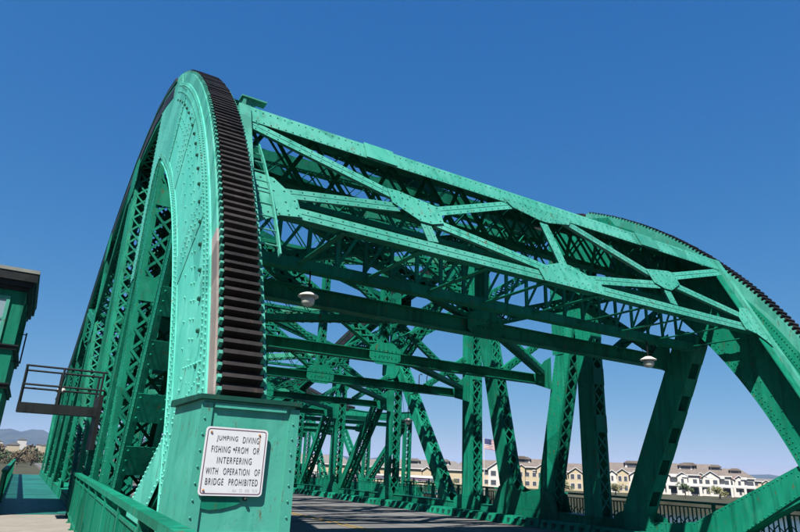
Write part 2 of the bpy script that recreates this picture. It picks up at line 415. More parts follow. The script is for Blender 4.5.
def truss(xc, left):
    X0, X1 = xc-.31, xc+.31                              # outer faces of the two webs
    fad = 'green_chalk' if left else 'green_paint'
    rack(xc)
    # curved end girder: two web plates, rim and inner flanges
    A0, A1 = 7.0, 62.0
    an = [A0+(A1-A0)*i/60 for i in range(61)]
    def inner_r(a):                                      # widens towards the crown, thinner at the foot
        return (13.35 - .25*math.sin(math.radians((a-8)*2.2))) if left else 13.60 - .14*math.sin(math.radians((a-8)*2.2))
    inn = [arc(inner_r(a), a) for a in an]; out = [arc(15.17, a) for a in an]
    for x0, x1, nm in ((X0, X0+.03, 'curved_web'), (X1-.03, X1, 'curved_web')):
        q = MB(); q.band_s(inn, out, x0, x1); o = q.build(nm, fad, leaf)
        if x0 == X0:
            q = MB()
            ring = [(15.09, .10), (14.93, .10), (14.42, .32), (14.26, .32), (13.9, .45)]
            for r_, p_ in ring:
                n = int(math.radians(A1-A0)*r_/p_)
                for i in range(n):
                    a = A0+(A1-A0)*(i+.5)/n; y, z = arc(r_, a); q.rivet((X0-(.012 if r_ > 14.8 else 0), y, z), (-1,0,0), .021, .016)
            for i in range(int(math.radians(A1-A0)*13.5/.13)):
                a = A0+(A1-A0)*i/int(math.radians(A1-A0)*13.5/.13)
                for dr in (.07, .17): y, z = arc(inner_r(a)+dr, a); q.rivet((X0-.012, y, z), (-1,0,0), .019, .014)
            for a in (20, 21.2, 33, 34, 47, 48.2):        # radial splice rows
                for i in range(12): y, z = arc(13.66+i*.115, a); q.rivet((X0-.012, y, z), (-1,0,0), .02, .014)
            q.build('rivets', fad, o, kind='stuff')
            # angle and splice plates proud of the web
            q = MB(); q.band_s([arc(14.87, a) for a in an], out, X0-.012, X0-.0005)
            q.band_s(inn, [arc(inner_r(a)+.24, a) for a in an], X0-.012, X0-.0005); q.build('rim_angle', fad, o)
            for a_, b_ in ((18.5, 22.5), (32, 35), (46, 49.2)):
                q = MB(); aa = [a_+(b_-a_)*i/5 for i in range(6)]
                q.band_s([arc(inner_r(a)+.02, a) for a in aa], [arc(14.86, a) for a in aa], X0-.0105, X0-.0005); q.build('splice_plate', fad, o)
            q = MB()                                      # large rim bolts
            for i in range(26): y, z = arc(14.72, 10+i*2); q.rivet((X0, y, z), (-1,0,0), .036, .03)
            q.build('bolts', 'green_dark', o, kind='stuff')
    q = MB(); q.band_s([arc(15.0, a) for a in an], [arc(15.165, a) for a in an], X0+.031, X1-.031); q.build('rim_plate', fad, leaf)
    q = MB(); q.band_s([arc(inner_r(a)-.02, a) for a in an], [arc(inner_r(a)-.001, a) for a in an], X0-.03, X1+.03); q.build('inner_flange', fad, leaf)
    # crown plate behind the arch, between rim and top chord
    crown = [arc(15.17, 60), (13.9, 10.72), (14.7, 10.95), (16.4, 11.5), (17.0, 11.65), (17.0, 6.0), (16.45, 6.0), (16.45, 8.0), (16.38, 8.6), (16.15, 9.0), (15.8, 9.15), (15.4, 9.05), arc(inner_r(58)+.05, 58), arc(inner_r(55)+.05, 55), arc(15.1, 55)]
    rv = edge_rivets(crown, .1, .13)
    plate('crown_plate', crown, X0-.014, X0-.001, fad, rv); plate('crown_plate', crown, X1+.001, X1+.014, fad)
    # lower gusset: from the curved girder down to the bottom chord
    g = [arc(15.0, 22), arc(14.2, 23.5), arc(13.62, 20), (8.72, 2.0), (11.8, .42), (12.9, .34), (12.9, -.33), (11.3, -.3), (8.7, 1.35), (7.6, 1.55), arc(14.98, 14)]
    plate('lower_gusset', g, X0-.016, X0-.0135, fad, edge_rivets(g, .12, .14)); plate('lower_gusset', g, X1+.001, X1+.014, fad)
    leg = [(7.7, 2.75), (8.2, 2.6), (8.5, 2.15), (11.7, .50), (12.9, .36), (12.9, -.33), (11.6, -.3), (8.1, 1.55)]
    plate('bearing_leg', leg, X0+.031, X1-.031, 'green_paint')
    # bottom chord
    q = MB()
    for x in (X0+.01, X1-.01): q.box(x-.011, x+.011, 11.6, 59.6, -.34, .34)
    for z in (-.345, .345): q.box(X0-.03, X1+.03, 12.95, 59.6, z-.008, z+.008)
    ch = q.build('bottom_chord', 'green_paint', leaf)
    z = MB()
    for i in range(260):
        for zz in (-.26, .27): z.rivet((X0-.001, 13.0+i*.16, zz), (-1,0,0), .017, .012)
    z.build('rivets', 'green_paint', ch, kind='stuff')
    # top chord: two webs, cover plate, laced underside
    tp = TOP; lowc = [(y, z_-.62) for y, z_ in tp]
    q = MB()
    for x0 in (X0+.004, X1-.026): q.band_s(lowc, tp, x0, x0+.022)
    q.band_s([(y, z_+.001) for y, z_ in tp], [(y, z_+.018) for y, z_ in tp], X0-.05, X1+.05)
    for x0, x1 in ((X0-.012, X0+.1), (X1-.1, X1+.012)):
        q.band_s([(y, z_-.014) for y, z_ in lowc], lowc, x0, x1)
    tc = q.build('top_chord', 'green_paint', leaf)
    q = MB()
    for (y0, z0), (y1, z1) in zip(lowc, lowc[1:]):
        for p, r in lace_face((xc, y0, z0-.02), (xc, y1, z1-.02), (1,0,0), .25, .5, Vector((0,0,-.006))): q.beam(p, r, .06, .012, (r-p).cross(Vector((0,0,1))))
    q.build('lacing', 'green_paint', tc, kind='stuff')
    q = MB()
    for (y0, z0), (y1, z1) in zip(tp, tp[1:]):
        L = math.hypot(y1-y0, z1-z0)
        for i in range(int(L/.15)):
            f_ = i/int(L/.15)
            for dz in (-.06, -.55): q.rivet((X0+.003, y0+(y1-y0)*f_, z0+(z1-z0)*f_+dz), (-1,0,0), .017, .012)
    q.build('rivets', 'green_paint', tc, kind='stuff')
    # web members
    big = not left
    member('diagonal', (13.65, .3) if left else (13.95, .3), (11.25, 5.95), .56 if left else .72, xc, battens=True, depth=.57)
    member('post', (15.48, .3), (15.48, 10.6), .66, xc, indiv=True, mid_plates=(.3, .46, .62) if big else (.5, .74,), rows=3)
    member('diagonal', (17.85, .4), (15.8, 9.0), .70, xc, indiv=True, rows=3)
    member('diagonal', (19.75, .4), (22.15, 11.5), .66, xc, indiv=big)
    member('post', (22.5, .3), (22.5, 11.5), .66, xc, indiv=True, mid_plates=(.5,))
    member('diagonal', (24.05, .2), (29.2, 7.4), .50, xc, indiv=big)
    member('diagonal', (29.3, 7.2), (23.2, 11.5), .42, xc)
    member('post', (29.55, .3), (29.55, 10.8), .55, xc, indiv=big)
    member('diagonal', (35.6, .1), (29.8, 7.0), .42, xc)
    member('diagonal', (29.8, 7.3), (36.2, 9.0), .38, xc)
    member('post', (36.5, .3), (36.5, 9.0), .42, xc)
    member('diagonal', (41.9, .1), (36.8, 7.0), .40, xc)
    for y in POSTS[4:]: member('post', (y, .3), (y, topz(y)-.5), .40, xc, rivets=left)
    for y0, y1 in ((43.7, 50.2), (57.2, 50.8)): member('diagonal', (y0, topz(y0)-.7), (y1, .3), .38, xc, rivets=False)
    # trunnion gusset, with its curved foot
    tg = [(16.9, -.34), (17.05, .35), (17.2, .95), (17.75, 1.15), (18.35, 1.05), (18.8, .95), (19.3, 1.05), (19.85, 1.3), (20.3, 1.1), (20.7, .4), (20.8, -.34)]
    for x0, x1 in ((X0-.03, X0-.015), (X1+.015, X1+.03)): plate('trunnion_gusset', tg, x0, x1, 'green_paint', edge_rivets(tg, .1, .14) if x0 < X0 else None)
    def gus(y, z, hw, hh, big_=0):
        p = [(y-hw, z-hh*.55), (y-hw*.6, z-hh), (y+hw*.6, z-hh), (y+hw, z-hh*.55), (y+hw, z+hh*.55), (y+hw*.6, z+hh), (y-hw*.6, z+hh), (y-hw, z+hh*.55)]
        for x0, x1 in ((X0-.034, X0-.018), (X1+.018, X1+.034)): plate('gusset_plate', p, x0, x1, 'green_paint', edge_rivets(p, .1, .13)+edge_rivets(p, .3, .16) if x0 < X0 else None)
    gus(22.5, .25, .9, .42); gus(29.55, 7.1, .95, .75); gus(29.55, .2, .8, .5); gus(36.4, .2, 1.1, .5); gus(36.6, 7.0, .7, .6)
    gus(13.8, .25, .75, .36); gus(22.4, 11.2, 1.0, .7); gus(29.5, 10.7, .8, .6); gus(43.4, .2, .8, .45)
for xc_, lf in ((XL, True), (XR, False)): truss(xc_, lf)

# ------------------------------------------------------------------ portal frame at the curved end
PX0, PX1 = XL+.36, XR-.36
def strut2(name, a, b2, w, face_n, mat, th=.11, par=None, riv=True):
    """pair of angles back to back: two bars with a groove between"""
    a = Vector(a); b2 = Vector(b2); t_ = (b2-a).normalized(); sd = t_.cross(Vector(face_n)).normalized()
    q = MB()
    for s_ in (-1, 1):
        q.beam(a+sd*s_*(w*.27), b2+sd*s_*(w*.27), w*.47, .016, sd)
        q.beam(a+sd*s_*.02-Vector(face_n)*th*.5, b2+sd*s_*.02-Vector(face_n)*th*.5, .014, th, sd)
    o = q.build(name, mat, par or leaf)
    if riv:
        z = MB(); L = (b2-a).length
        for i in range(int(L/.22)):
            c = a+t_*(i+.5)*.22
            for s_ in (-1, 1): z.rivet(c+sd*s_*w*.3+Vector(face_n)*.009, face_n, .017, .012)
        z.build('rivets', mat, o, kind='stuff')
    return o
TA = Vector((0, 10.05, 7.85)); BA = Vector((0, 8.9, 5.45)); BB = Vector((0, 11.15, 5.45))   # top, front bottom, back bottom lines
fdir = (TA-BA).normalized(); fn = Vector((1,0,0)).cross(fdir); fn = fn if fn.y < 0 else -fn
def pp(x, f_): return Vector((x, 0, 0)) + BA.lerp(TA, f_)
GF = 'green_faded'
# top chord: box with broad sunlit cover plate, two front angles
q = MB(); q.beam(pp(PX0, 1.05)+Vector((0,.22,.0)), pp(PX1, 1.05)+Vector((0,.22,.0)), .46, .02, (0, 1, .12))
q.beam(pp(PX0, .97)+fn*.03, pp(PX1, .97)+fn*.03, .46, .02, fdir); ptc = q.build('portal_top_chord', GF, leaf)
q = MB()
for i in range(100):
    x = PX0+.1+(PX1-PX0-.2)*i/99; q.rivet(pp(x, .90)+fn*.04, fn, .018, .013); q.rivet(pp(x, 1.02)+fn*.04, fn, .018, .013); 0
q.build('rivets', GF, ptc, kind='stuff')
for x_ in (5.2, 13.6):
    q = MB(); c = pp(x_, .97)+fn*.068; q.beam(c-Vector((.35,0,0)), c+Vector((.35,0,0)), .47, .02, fdir); q.build('splice_plate', GF, ptc)
strut2('portal_bottom_chord', pp(PX0+.1, .06), pp(PX1-.1, .06), .27, fn, GF)
# back bottom chord, back top chord
q = MB(); q.beam((PX0, *BB.yz), (PX1, *BB.yz), .22, .26, (0,0,1)); q.build('portal_back_chord', 'green_paint', leaf)
q = MB(); q.beam((PX0, 11.7, 8.75), (PX1, 11.7, 8.75), .2, .18, (0,0,1)); q.build('portal_back_chord', 'green_paint', leaf)
PM = (PX0+PX1)/2; N1 = PX0+3.5; N2 = PX1-3.5
nodef = .42
def web_line(a, b2, w=.235): return strut2('portal_diagonal', a+fn*.012, b2+fn*.012, w, fn, GF)
for s_, Nx, Ex in ((1, N1, PX0), (-1, N2, PX1)):
    web_line(pp(Ex+s_*.15, .86), pp(Nx-s_*.35, nodef+.09))       # end top to node
    web_line(pp(Ex+s_*.5, .20), pp(Nx-s_*.45, nodef-.02))        # end plate to node
    web_line(pp(Nx+s_*.45, nodef+.05), pp(PM-s_*.8, .89))       # node to top middle
    web_line(pp(Nx+s_*.4, nodef-.08), pp(PM-s_*.5, .14))         # node to bottom middle
    web_line(pp(Nx+s_*.12, nodef-.12), pp(Nx+s_*.18, .12), .24)  # short hanger
    # gussets
    def pgus(name, poly):
        z = MB(); n = len(poly); f0 = [pp(x, f_)+fn*.043 for x, f_ in poly]; f1 = [pp(x, f_)+fn*.058 for x, f_ in poly]
        z.v = [tuple(v) for v in f0+f1]; z.face(tuple(range(n-1, -1, -1))); z.face(tuple(range(n, 2*n)))
        for i in range(n): j = (i+1) % n; z.face((i, j, n+j, n+i))
        o = z.build(name, GF, leaf); cx = sum(p[0] for p in poly)/n; cf = sum(p[1] for p in poly)/n; r = MB()
        for k_ in (.86, .5):
            for i in range(n):
                a, b2 = poly[i], poly[(i+1) % n]; L = math.hypot(b2[0]-a[0], (b2[1]-a[1])*2.66)
                for j in range(max(1, int(L*k_/.17))):
                    f_ = j/max(1, int(L*k_/.17)); x = a[0]+(b2[0]-a[0])*f_; ff = a[1]+(b2[1]-a[1])*f_
                    r.rivet(pp(cx+(x-cx)*k_, cf+(ff-cf)*k_)+fn*.0585, fn, .02, .014)
        r.build('rivets', GF, o, kind='stuff')
    pgus('portal_gusset', [(Nx-s_*.62, nodef+.15), (Nx-s_*.38, nodef+.155), (Nx+s_*.58, nodef+.09), (Nx+s_*.56, nodef-.08), (Nx+s_*.26, nodef-.125), (Nx-s_*.02, nodef-.125), (Nx-s_*.58, nodef+.0)])
    pgus('portal_gusset', [(Ex-s_*.05, .34), (Ex+s_*.5, .32), (Ex+s_*.9, .16), (Ex+s_*.95, .01), (Ex+s_*.55, -.02), (Ex+s_*.25, -.1), (Ex, -.22)])
    # end post beside the curved girder, with its bracket strip
    q = MB(); q.beam(pp(Ex+s_*.02, -.30 if s_ > 0 else -.9), pp(Ex+s_*.02, 1.02), .22, .22, (1,0,0)); q.build('portal_end_post', GF, leaf)
    if s_ < 0:
        q = MB(); q.beam(pp(Ex-s_*-.2, -.9), pp(Ex-s_*-.2, .98), .5, .03, (1,0,0)); q.build('portal_end_plate', 'green_paint', leaf)
pgus('portal_gusset', [(PM-1.1, .93), (PM-.9, .83), (PM-.12, .76), (PM+.12, .76), (PM+.9, .83), (PM+1.1, .93)])
pgus('portal_gusset', [(PM-.95, .13), (PM-.5, .20), (PM-.15, .25), (PM+.15, .25), (PM+.5, .20), (PM+.95, .12), (PM+.9, -.01), (PM-.9, -.01)])
web_line(pp(PM, .76), pp(PM, .24), .24)
# soffit lattice between front and back bottom chords, rear lattice, top lattice
sof = MB(); sof.beam((PX0, BA.y+.12, 5.47), (PX1, BA.y+.12, 5.47), .2, .012, (0,1,0)); sofo = sof.build('soffit_flange', 'green_paint', leaf)
n = 9; st = (PX1-PX0-.4)/n
for i in range(n+1):
    x = PX0+.2+i*st; lacing_bar(sofo, (x, BA.y+.05, 5.44), (x, BB.y-.1, 5.44), .13, .014, (1,0,0))
# rear girder: posts and single diagonals between two chords, open lattice above it
q = MB(); q.beam((PX0, BB.y, 6.75), (PX1, BB.y, 6.75), .12, .2, (0,0,1)); rg_ = q.build('portal_back_chord', 'green_paint', leaf)
n = 22; st = (PX1-PX0)/n
for i in range(1, n):
    x = PX0+i*st; lacing_bar(rg_, (x, BB.y-.02, 5.56), (x, BB.y-.02, 6.69), .085, .05, (1,0,0))
for i in range(n):
    x = PX0+i*st; lacing_bar(rg_, (x, BB.y+.03, 5.56), (x+st, BB.y+.03, 6.69), .07, .012, (1,0,0))
rear = MB(); n = 14; st = (PX1-PX0)/n
for i in range(n):
    x = PX0+i*st
    rear.beam((x, BB.y+.1, 6.8), (x+st, 11.7, 8.7), .10, .016, (1,0,0)); rear.beam((x+st, BB.y+.12, 6.8), (x, 11.72, 8.7), .10, .016, (1,0,0))
rear.build('rear_lattice', 'green_paint', leaf, kind='stuff')
for (ya, za), (yb, zb_) in (((TA.y+.28, 8.02), (11.75, 8.95)), ((11.76, 8.96), (13.5, 9.95))):
    q = MB(); q.beam((PM, ya, za), (PM, yb, zb_), PX1-PX0-.1, .014, (1,0,0)); q.build('portal_roof_plate', 'green_paint', leaf)
top = MB(); n = 26; st = (PX1-PX0)/n
for i in range(n):
    x = PX0+i*st
    top.beam((x, TA.y+.3, 7.97), (x+st, 11.7, 8.78), .09, .014, (1,0,0)); top.beam((x+st, TA.y+.3, 7.95), (x, 11.7, 8.76), .09, .014, (1,0,0))
top.build('top_lattice', 'green_paint', leaf, kind='stuff')

# ------------------------------------------------------------------ sway frames, laterals
def ibeam(name, a, b2, dep, wid, mat='green_paint'):
    a = Vector(a); b2 = Vector(b2); q = MB(); q.beam(a, b2, dep, .03, (0,0,1))
    for s_ in (-1, 1): q.beam(a+Vector((0,0,s_*dep/2)), b2+Vector((0,0,s_*dep/2)), .022, wid, (0,0,1))
    o = q.build(name, mat, leaf); z = MB(); L = (b2-a).length
    for i in range(int(L/.2)):
        for s_ in (-1, 1): z.rivet(a.lerp(b2, i/int(L/.2))+Vector((0,-.016,s_*(dep/2-.06))), (0,-1,0), .018, .013)
    z.build('rivets', mat, o, kind='stuff')
    return o
def laced(name, a, b2, w, d, mat='green_paint', nrm=(0,-1,0)):
    """light laced strut: four corner angles as two flat chords, cross lacing on the wide faces"""
    a = Vector(a); b2 = Vector(b2); t_ = (b2-a).normalized(); nv = Vector(nrm); nv = (nv-t_*nv.dot(t_)).normalized(); sd = t_.cross(nv)
    q = MB()
    for s_ in (-1, 1):
        q.beam(a+sd*s_*(w/2), b2+sd*s_*(w/2), .014, d, sd)
        for s2 in (-1, 1): q.beam(a+sd*s_*(w/2-.04)+nv*s2*d/2, b2+sd*s_*(w/2-.04)+nv*s2*d/2, .08, .012, sd)
    o = q.build(name, mat, leaf); z = MB()
    for off in (nv*(d/2+.01), -nv*(d/2+.01)):
        for p, r in lace_face(a, b2, sd, w/2-.05, w*.95, off, True): z.beam(p, r, .05, .01, (r-p).cross(nv))
    z.build('lacing', mat, o, kind='stuff'); return o
FX0, FX1 = XL+.33, XR-.33
def node_plate(x, y, z, hw, hh):
    q = MB(); q.prismY([(x-hw, z-hh*.5), (x-hw*.55, z-hh), (x+hw*.55, z-hh), (x+hw, z-hh*.5), (x+hw, z+hh*.45), (x+hw*.5, z+hh), (x-hw*.5, z+hh), (x-hw, z+hh*.45)], y-.05, y-.035)
    o = q.build('gusset_plate', 'green_paint', leaf); r = MB()
    for k_ in (.85, .5):
        for i in range(int(11*hw)):
            f_ = (i+.5)/int(11*hw)*2-1
            r.rivet((x+hw*f_*k_*.95, y-.051, z-hh*.4*k_), (0,-1,0), .02, .014); r.rivet((x+hw*f_*k_*.95, y-.051, z+hh*.4*k_), (0,-1,0), .02, .014)
    r.build('rivets', 'green_paint', o, kind='stuff')
def sway(y, zb, zt, dep, first=False):
    ibeam('sway_strut', (FX0, y, zb), (FX1, y, zb), dep, .32)
    if zt-zb > 2.2:
        gz = zt-1.25
        q = MB()                                        # lattice girder along the top
        for z_ in (zt, gz): q.beam((FX0, y, z_), (FX1, y, z_), .14, .3, (0,0,1))
        g = q.build('lattice_girder', 'green_paint', leaf); z = MB(); n = 14; st = (FX1-FX0)/n
        for i in range(n):
            x = FX0+i*st
            for yy in (y-.13, y+.13):
                z.beam((x, yy, gz), (x+st, yy, zt), .09, .014, (0,1,0)); z.beam((x+st, yy-.018, gz), (x, yy-.018, zt), .09, .014, (0,1,0))
        z.build('lattice', 'green_paint', g, kind='stuff')
        if gz-zb > 1.2:
            laced('sway_diagonal', (MIDX, y, zb+.2), (FX0, y, gz), .34, .22); laced('sway_diagonal', (MIDX, y, zb+.2), (FX1, y, gz), .34, .22)
            laced('sway_post', (MIDX, y+.02, zb+.2), (MIDX, y+.02, gz), .3, .2)
            laced('sway_diagonal', (MIDX, y+.03, gz), (FX0, y+.03, zb+.2), .26, .18); laced('sway_diagonal', (MIDX, y+.03, gz), (FX1, y+.03, zb+.2), .26, .18)
            node_plate(MIDX, y-.1, zb+.1, .58, .36)
    for x, s_ in ((FX0, 1), (FX1, -1)):
        q = MB(); q.prismY([(x, zb-.35), (x+s_*.8, zb-.24), (x+s_*.9, zb+.1), (x+s_*.35, zb+.7), (x, zb+.9)], y-.2, y-.18); q.build('gusset_plate', 'green_paint', leaf)
SW = [(12.1, 5.10, 8.9, .36), (17.3, 5.05, 10.9, .32), (22.5, 4.95, 11.35, .32), (29.55, 4.9, 10.6, .30), (36.5, 4.85, 8.8, .28), (43.5, 4.9, 6.9, .28), (50.5, 4.95, 5.9, .28), (57.5, 4.95, 5.5, .28)]
for s_ in SW: sway(*s_)
# top laterals: crossed laced struts from frame to frame following the top chord
fr = [(11.7, 8.75)] + [(s_[0], s_[2]) for s_ in SW[1:]]
for i, ((y0, z0), (y1, z1)) in enumerate(zip(fr, fr[1:])):
    nv = Vector((1,0,0)).cross(Vector((0, y1-y0, z1-z0)))
    laced('lateral_brace', (FX0, y0, z0+.12), (FX1, y1, z1+.12), .42, .3, nrm=nv); laced('lateral_brace', (FX1, y0, z0-.05), (FX0, y1, z1-.05), .42, .3, nrm=nv)
for (y0, zb0, zt0, d0), (y1, zb1, zt1, d1) in zip(SW[:5], SW[1:6]):
    for xe in (FX0+.3, FX1-.3):
        laced('lateral_brace', (MIDX, y0, zb0+.25), (xe, y1, zb1+.25), .26, .16, nrm=(0,0,1))
# mid-height struts running along each truss under the laterals (knee braces of the frames)
for y, zb, zt, d_ in SW[:5]:
    for x, s_ in ((FX0, 1), (FX1, -1)): laced('knee_brace', (x+s_*.1, y+.05, zb-1.2 if False else zb+1.6), (x+s_*2.2, y+.05, zb+.15), .24, .18)

for x_, y_, z_ in ((3.75, 22.5, 5.1), (4.25, 22.5, 5.1), (14.3, 22.5, 5.1), (14.7, 22.5, 5.1)):
    q = MB(); q.tube([(x_, y_, z_), (x_, y_, z_+.42), (x_+.07, y_, z_+.50), (x_+.16, y_, z_+.46)], .022, 6); q.build('cable_hook', 'black_steel', leaf)
# ------------------------------------------------------------------ ladder and bracket beside the near rack
lx0, lx1 = XL+.42, XL+.72
q = MB(); aa = [29+i*(51-29)/14 for i in range(15)]
for x in (lx0, lx1): q.band_s([arc(15.02, a) for a in aa], [arc(15.10, a) for a in aa], x-.012, x+.012)
lad = q.build('ladder', 'green_faded', leaf)
for i in range(17):
    y, z = arc(15.06, 29.7+i*1.28); q = MB(); q.tube([(lx0, y, z), (lx1, y, z)], .013, 6); q.build('rung', 'green_faded', lad)
q = MB(); y, z = 10.25, 8.30
q.box(XL+.36, XL+.86, y-.02, y+.2, z-.02, z+.01); q.box(XL+.40, XL+.46, y, y+.12, z-.40, z-.021); q.prismY([(XL+.46, z-.021), (XL+.8, z-.021), (XL+.46, z-.26)], y+.05, y+.07)
q.build('top_bracket', 'green_faded', leaf)

# ------------------------------------------------------------------ leaf kerbs, walkways and outer railings
for xk, s_ in ((2.62, 1), (16.5, -1)):
    y = 8.0
    while y < 59:
        q = MB(); x = xk; q.prismY([(x-.24, -.45), (x+.24, -.45), (x+.24, -.19+.02), (x+s_*.16 if s_ > 0 else x+.24, .10), (x-.24 if s_ > 0 else x-.16, .10)] if s_ > 0 else
                 [(x-.24, -.45), (x+.24, -.45), (x+.24, .10), (x-.12, .10), (x-.24, -.17)], y+.02, y+2.30)
        k_ = q.build('kerb_plate', 'green_paint', leaf)
        z = MB(); xf = x+.241 if s_ > 0 else x-.2
        for j in range(5): z.box(xf-.03, xf+.03, y+.3+j*.42, y+.42+j*.42, -.14, .03)
        z.build('scupper', 'green_dark', k_, kind='stuff'); y += 2.36
y = 20.8
i = 0
while y < 59.5:
    q = MB(); q.box(-.34, 1.60, y+.006, y+2.41, -.06, .0+random.uniform(-.003, .003)); q.build('deck_plate', 'green_deck', leaf); y += 2.42
y = 8.1
while y < 59.5:
    q = MB(); q.box(17.56, 19.72, y+.006, y+2.41, -.10, -.05); q.build('deck_plate', 'green_deck', leaf); y += 2.42
q = MB(); q.box(16.74, 17.54, 8.0, 12.9, -.5, -.06); q.build('end_plate', 'green_paint', leaf)
def railing(parent, x_of, y0, y1, zb, ht, indiv, mat, span=2.35, pitch=.145, nm='railing', orn=False):
    q = MB(); n = max(1, round((y1-y0)/span))
    ys = [y0+(y1-y0)*i/n for i in range(n+1)]
    a = (x_of(y0), y0, 0); b2 = (x_of(y1), y1, 0)
    for z_, w, d in ((zb+ht-.035, .13, .07), (zb+.14, .07, .06), (zb+ht-.19, .06, .035)):
        q.beam((a[0], a[1], z_), (b2[0], b2[1], z_), w, d, (1,0,0))
    o = q.build(nm, mat, parent) if parent else q.build('rail', mat, None)
    for y_ in ys:
        z = MB(); x = x_of(y_); z.box(x-.045, x+.045, y_-.045, y_+.045, zb-.05, zb+ht-.072); z.box(x-.075, x+.075, y_-.075, y_+.075, zb-.05, zb+.02); z.build('rail_post', mat, o)
    bw = .017; me = MB(); me.box(-bw, bw, -bw, bw, 0, ht-.38); me = me.mesh('baluster', mat); rest = MB(); cnt = 0
    for y_a, y_b in zip(ys, ys[1:]):
        k_ = int((y_b-y_a-.1)/pitch)
        for i in range(1, k_+1):
            y_ = y_a+(y_b-y_a)*i/(k_+1); x = x_of(y_)
            if cnt < indiv: link('baluster', me, o, mat=Matrix.Translation((x, y_, zb+.17))); cnt += 1
            else: rest.box(x-bw, x+bw, y_-bw, y_+bw, zb+.17, zb+ht-.21)
    if orn:
        z = MB()
        for y_a, y_b in zip(ys, ys[1:]):
            k_ = int((y_b-y_a-.1)/.30)
            for i in range(k_):
                ya = y_a+.05+(y_b-y_a-.1)*i/k_; yb = y_a+.05+(y_b-y_a-.1)*(i+1)/k_
                z.beam((x_of(ya)+.03, ya, zb+.18), (x_of(yb)+.03, yb, zb+.52), .03, .012, (0,1,0)); z.beam((x_of(ya)+.045, ya, zb+.52), (x_of(yb)+.045, yb, zb+.18), .03, .012, (0,1,0))
        z.build('lattice', mat, o, kind='stuff')
    if rest.v: rest.build('balusters', mat, o, kind='stuff')
    return o
railing(leaf, lambda y: 19.66, 8.2, 59.5, -.06, 1.03, 290, 'green_paint', pitch=.15, orn=True)
railing(leaf, lambda y: -.30, 21.0, 59.5, 0, 1.15, 40, 'green_paint', pitch=.16)

# ------------------------------------------------------------------ far leaf: mirrored copy, only its larger parts
MIRROR = Matrix.Translation((MIDX, 101.2, 0)) @ Matrix.Diagonal((1, -1, 1, 1))
far = bpy.data.objects.new('bascule_leaf', None); COL.objects.link(far); far.matrix_world = MIRROR; far['label'] = 'far green truss leaf at the other end of the bridge, glimpsed past the overhead platform'; far['category'] = 'bridge'
skip_sub = {'rivets', 'lacing_bar', 'tooth', 'baluster', 'scupper', 'rung', 'bolts', 'rack_flange', 'batten_plate', 'splice_plate', 'rim_angle'}
base = lambda o: o.name.split('.')[0]
kids = {}
for o in list(bpy.data.objects):
    if o.parent: kids.setdefault(o.parent.name, []).append(o)
for ch in kids[leaf.name]:
    if base(ch) in ('ladder', 'top_bracket', 'kerb_plate'): continue
    c = ch.copy(); COL.objects.link(c); c.parent = far
    for g in kids.get(ch.name, []):
        if base(g) in skip_sub: continue
        d = g.copy(); COL.objects.link(d); d.parent = c

# ================================================================== MACHINERY CABINET AND SIGN
cab = thing('machinery_cabinet', (1.82, 6.4, -.05), 'pale green steel cabinet with overhanging lid at the foot of the dark toothed rack', 'cabinet')
cx0, cx1, cy0, cy1, cz = 1.40, 2.32, 6.0, 7.3, 2.16
q = MB()     # slightly battered body
q.hexa([(cx0-.04, cy0-.03, -.05), (cx1+.04, cy0-.03, -.05), (cx1+.04, cy1, -.05), (cx0-.04, cy1, -.05), (cx0, cy0, cz), (cx1, cy0, cz), (cx1, cy1, cz), (cx0, cy1, cz)])
q.build('body', 'green_box', cab)
q = MB(); q.hexa([(cx0-.05, cy0-.06, cz+.002), (cx1+.05, cy0-.06, cz+.002), (cx1+.05, cy1+.05, cz+.002), (cx0-.05, cy1+.05, cz+.002), (cx0-.05, cy0-.06, cz+.045), (cx1+.05, cy0-.06, cz+.045), (cx1+.05, cy1+.05, cz+.075), (cx0-.05, cy1+.05, cz+.075)])
q.build('lid', 'green_dark', cab)
for x0, x1 in ((cx0-.05, cx0+.085), (cx1-.085, cx1+.045)):
    q = MB(); q.hexa([(x0, cy0-.052, -.05), (x1, cy0-.052, -.05), (x1, cy0-.032, -.05), (x0, cy0-.032, -.05), (x0+.03, cy0-.022, cz-.03), (x1-.0, cy0-.022, cz-.03), (x1-.0, cy0-.001, cz-.03), (x0+.03, cy0-.001, cz-.03)]); q.build('corner_strip', 'green_box', cab)
q = MB(); q.box(cx0+.10, cx1-.10, cy0-.036, cy0-.012, cz-.07, cz-.03); q.build('top_strip', 'green_box', cab)
for x in (cx0-.0, cx1-.02):
    q = MB()
    for i in range(14): q.rivet((x+(.0 if x > 2 else .02)-.03*(1-i/14)*(1 if x < 2 else -1), cy0-.054+.030*i/14, .1+i*.145), (0,-1,0), .011, .007)
    q.build('bolts', 'green_box', cab, kind='stuff')
q = MB(); q.box(cx0+.09, cx1-.09, cy0-.030, cy0-.020, .98, .992); q.build('weld_seam', 'green_box', cab)
# touched-up patch of fresh paint and a bolt below the sign
q = MB(); q.v = []; k = 14
for i in range(k):
    an = 2*math.pi*i/k; rr = 1+.12*math.sin(3*an+1); q.v.append((1.62+.215*math.cos(an)*rr, cy0-.030, 1.245+.062*math.sin(an)*rr))
q.face(tuple(range(k-1, -1, -1))); q.build('paint_patch', 'green_paint', cab)
q = MB(); q.rivet((1.89, cy0-.024, 1.275), (0,-1,0), .02, .03); q.build('bolt', 'black_steel', cab)

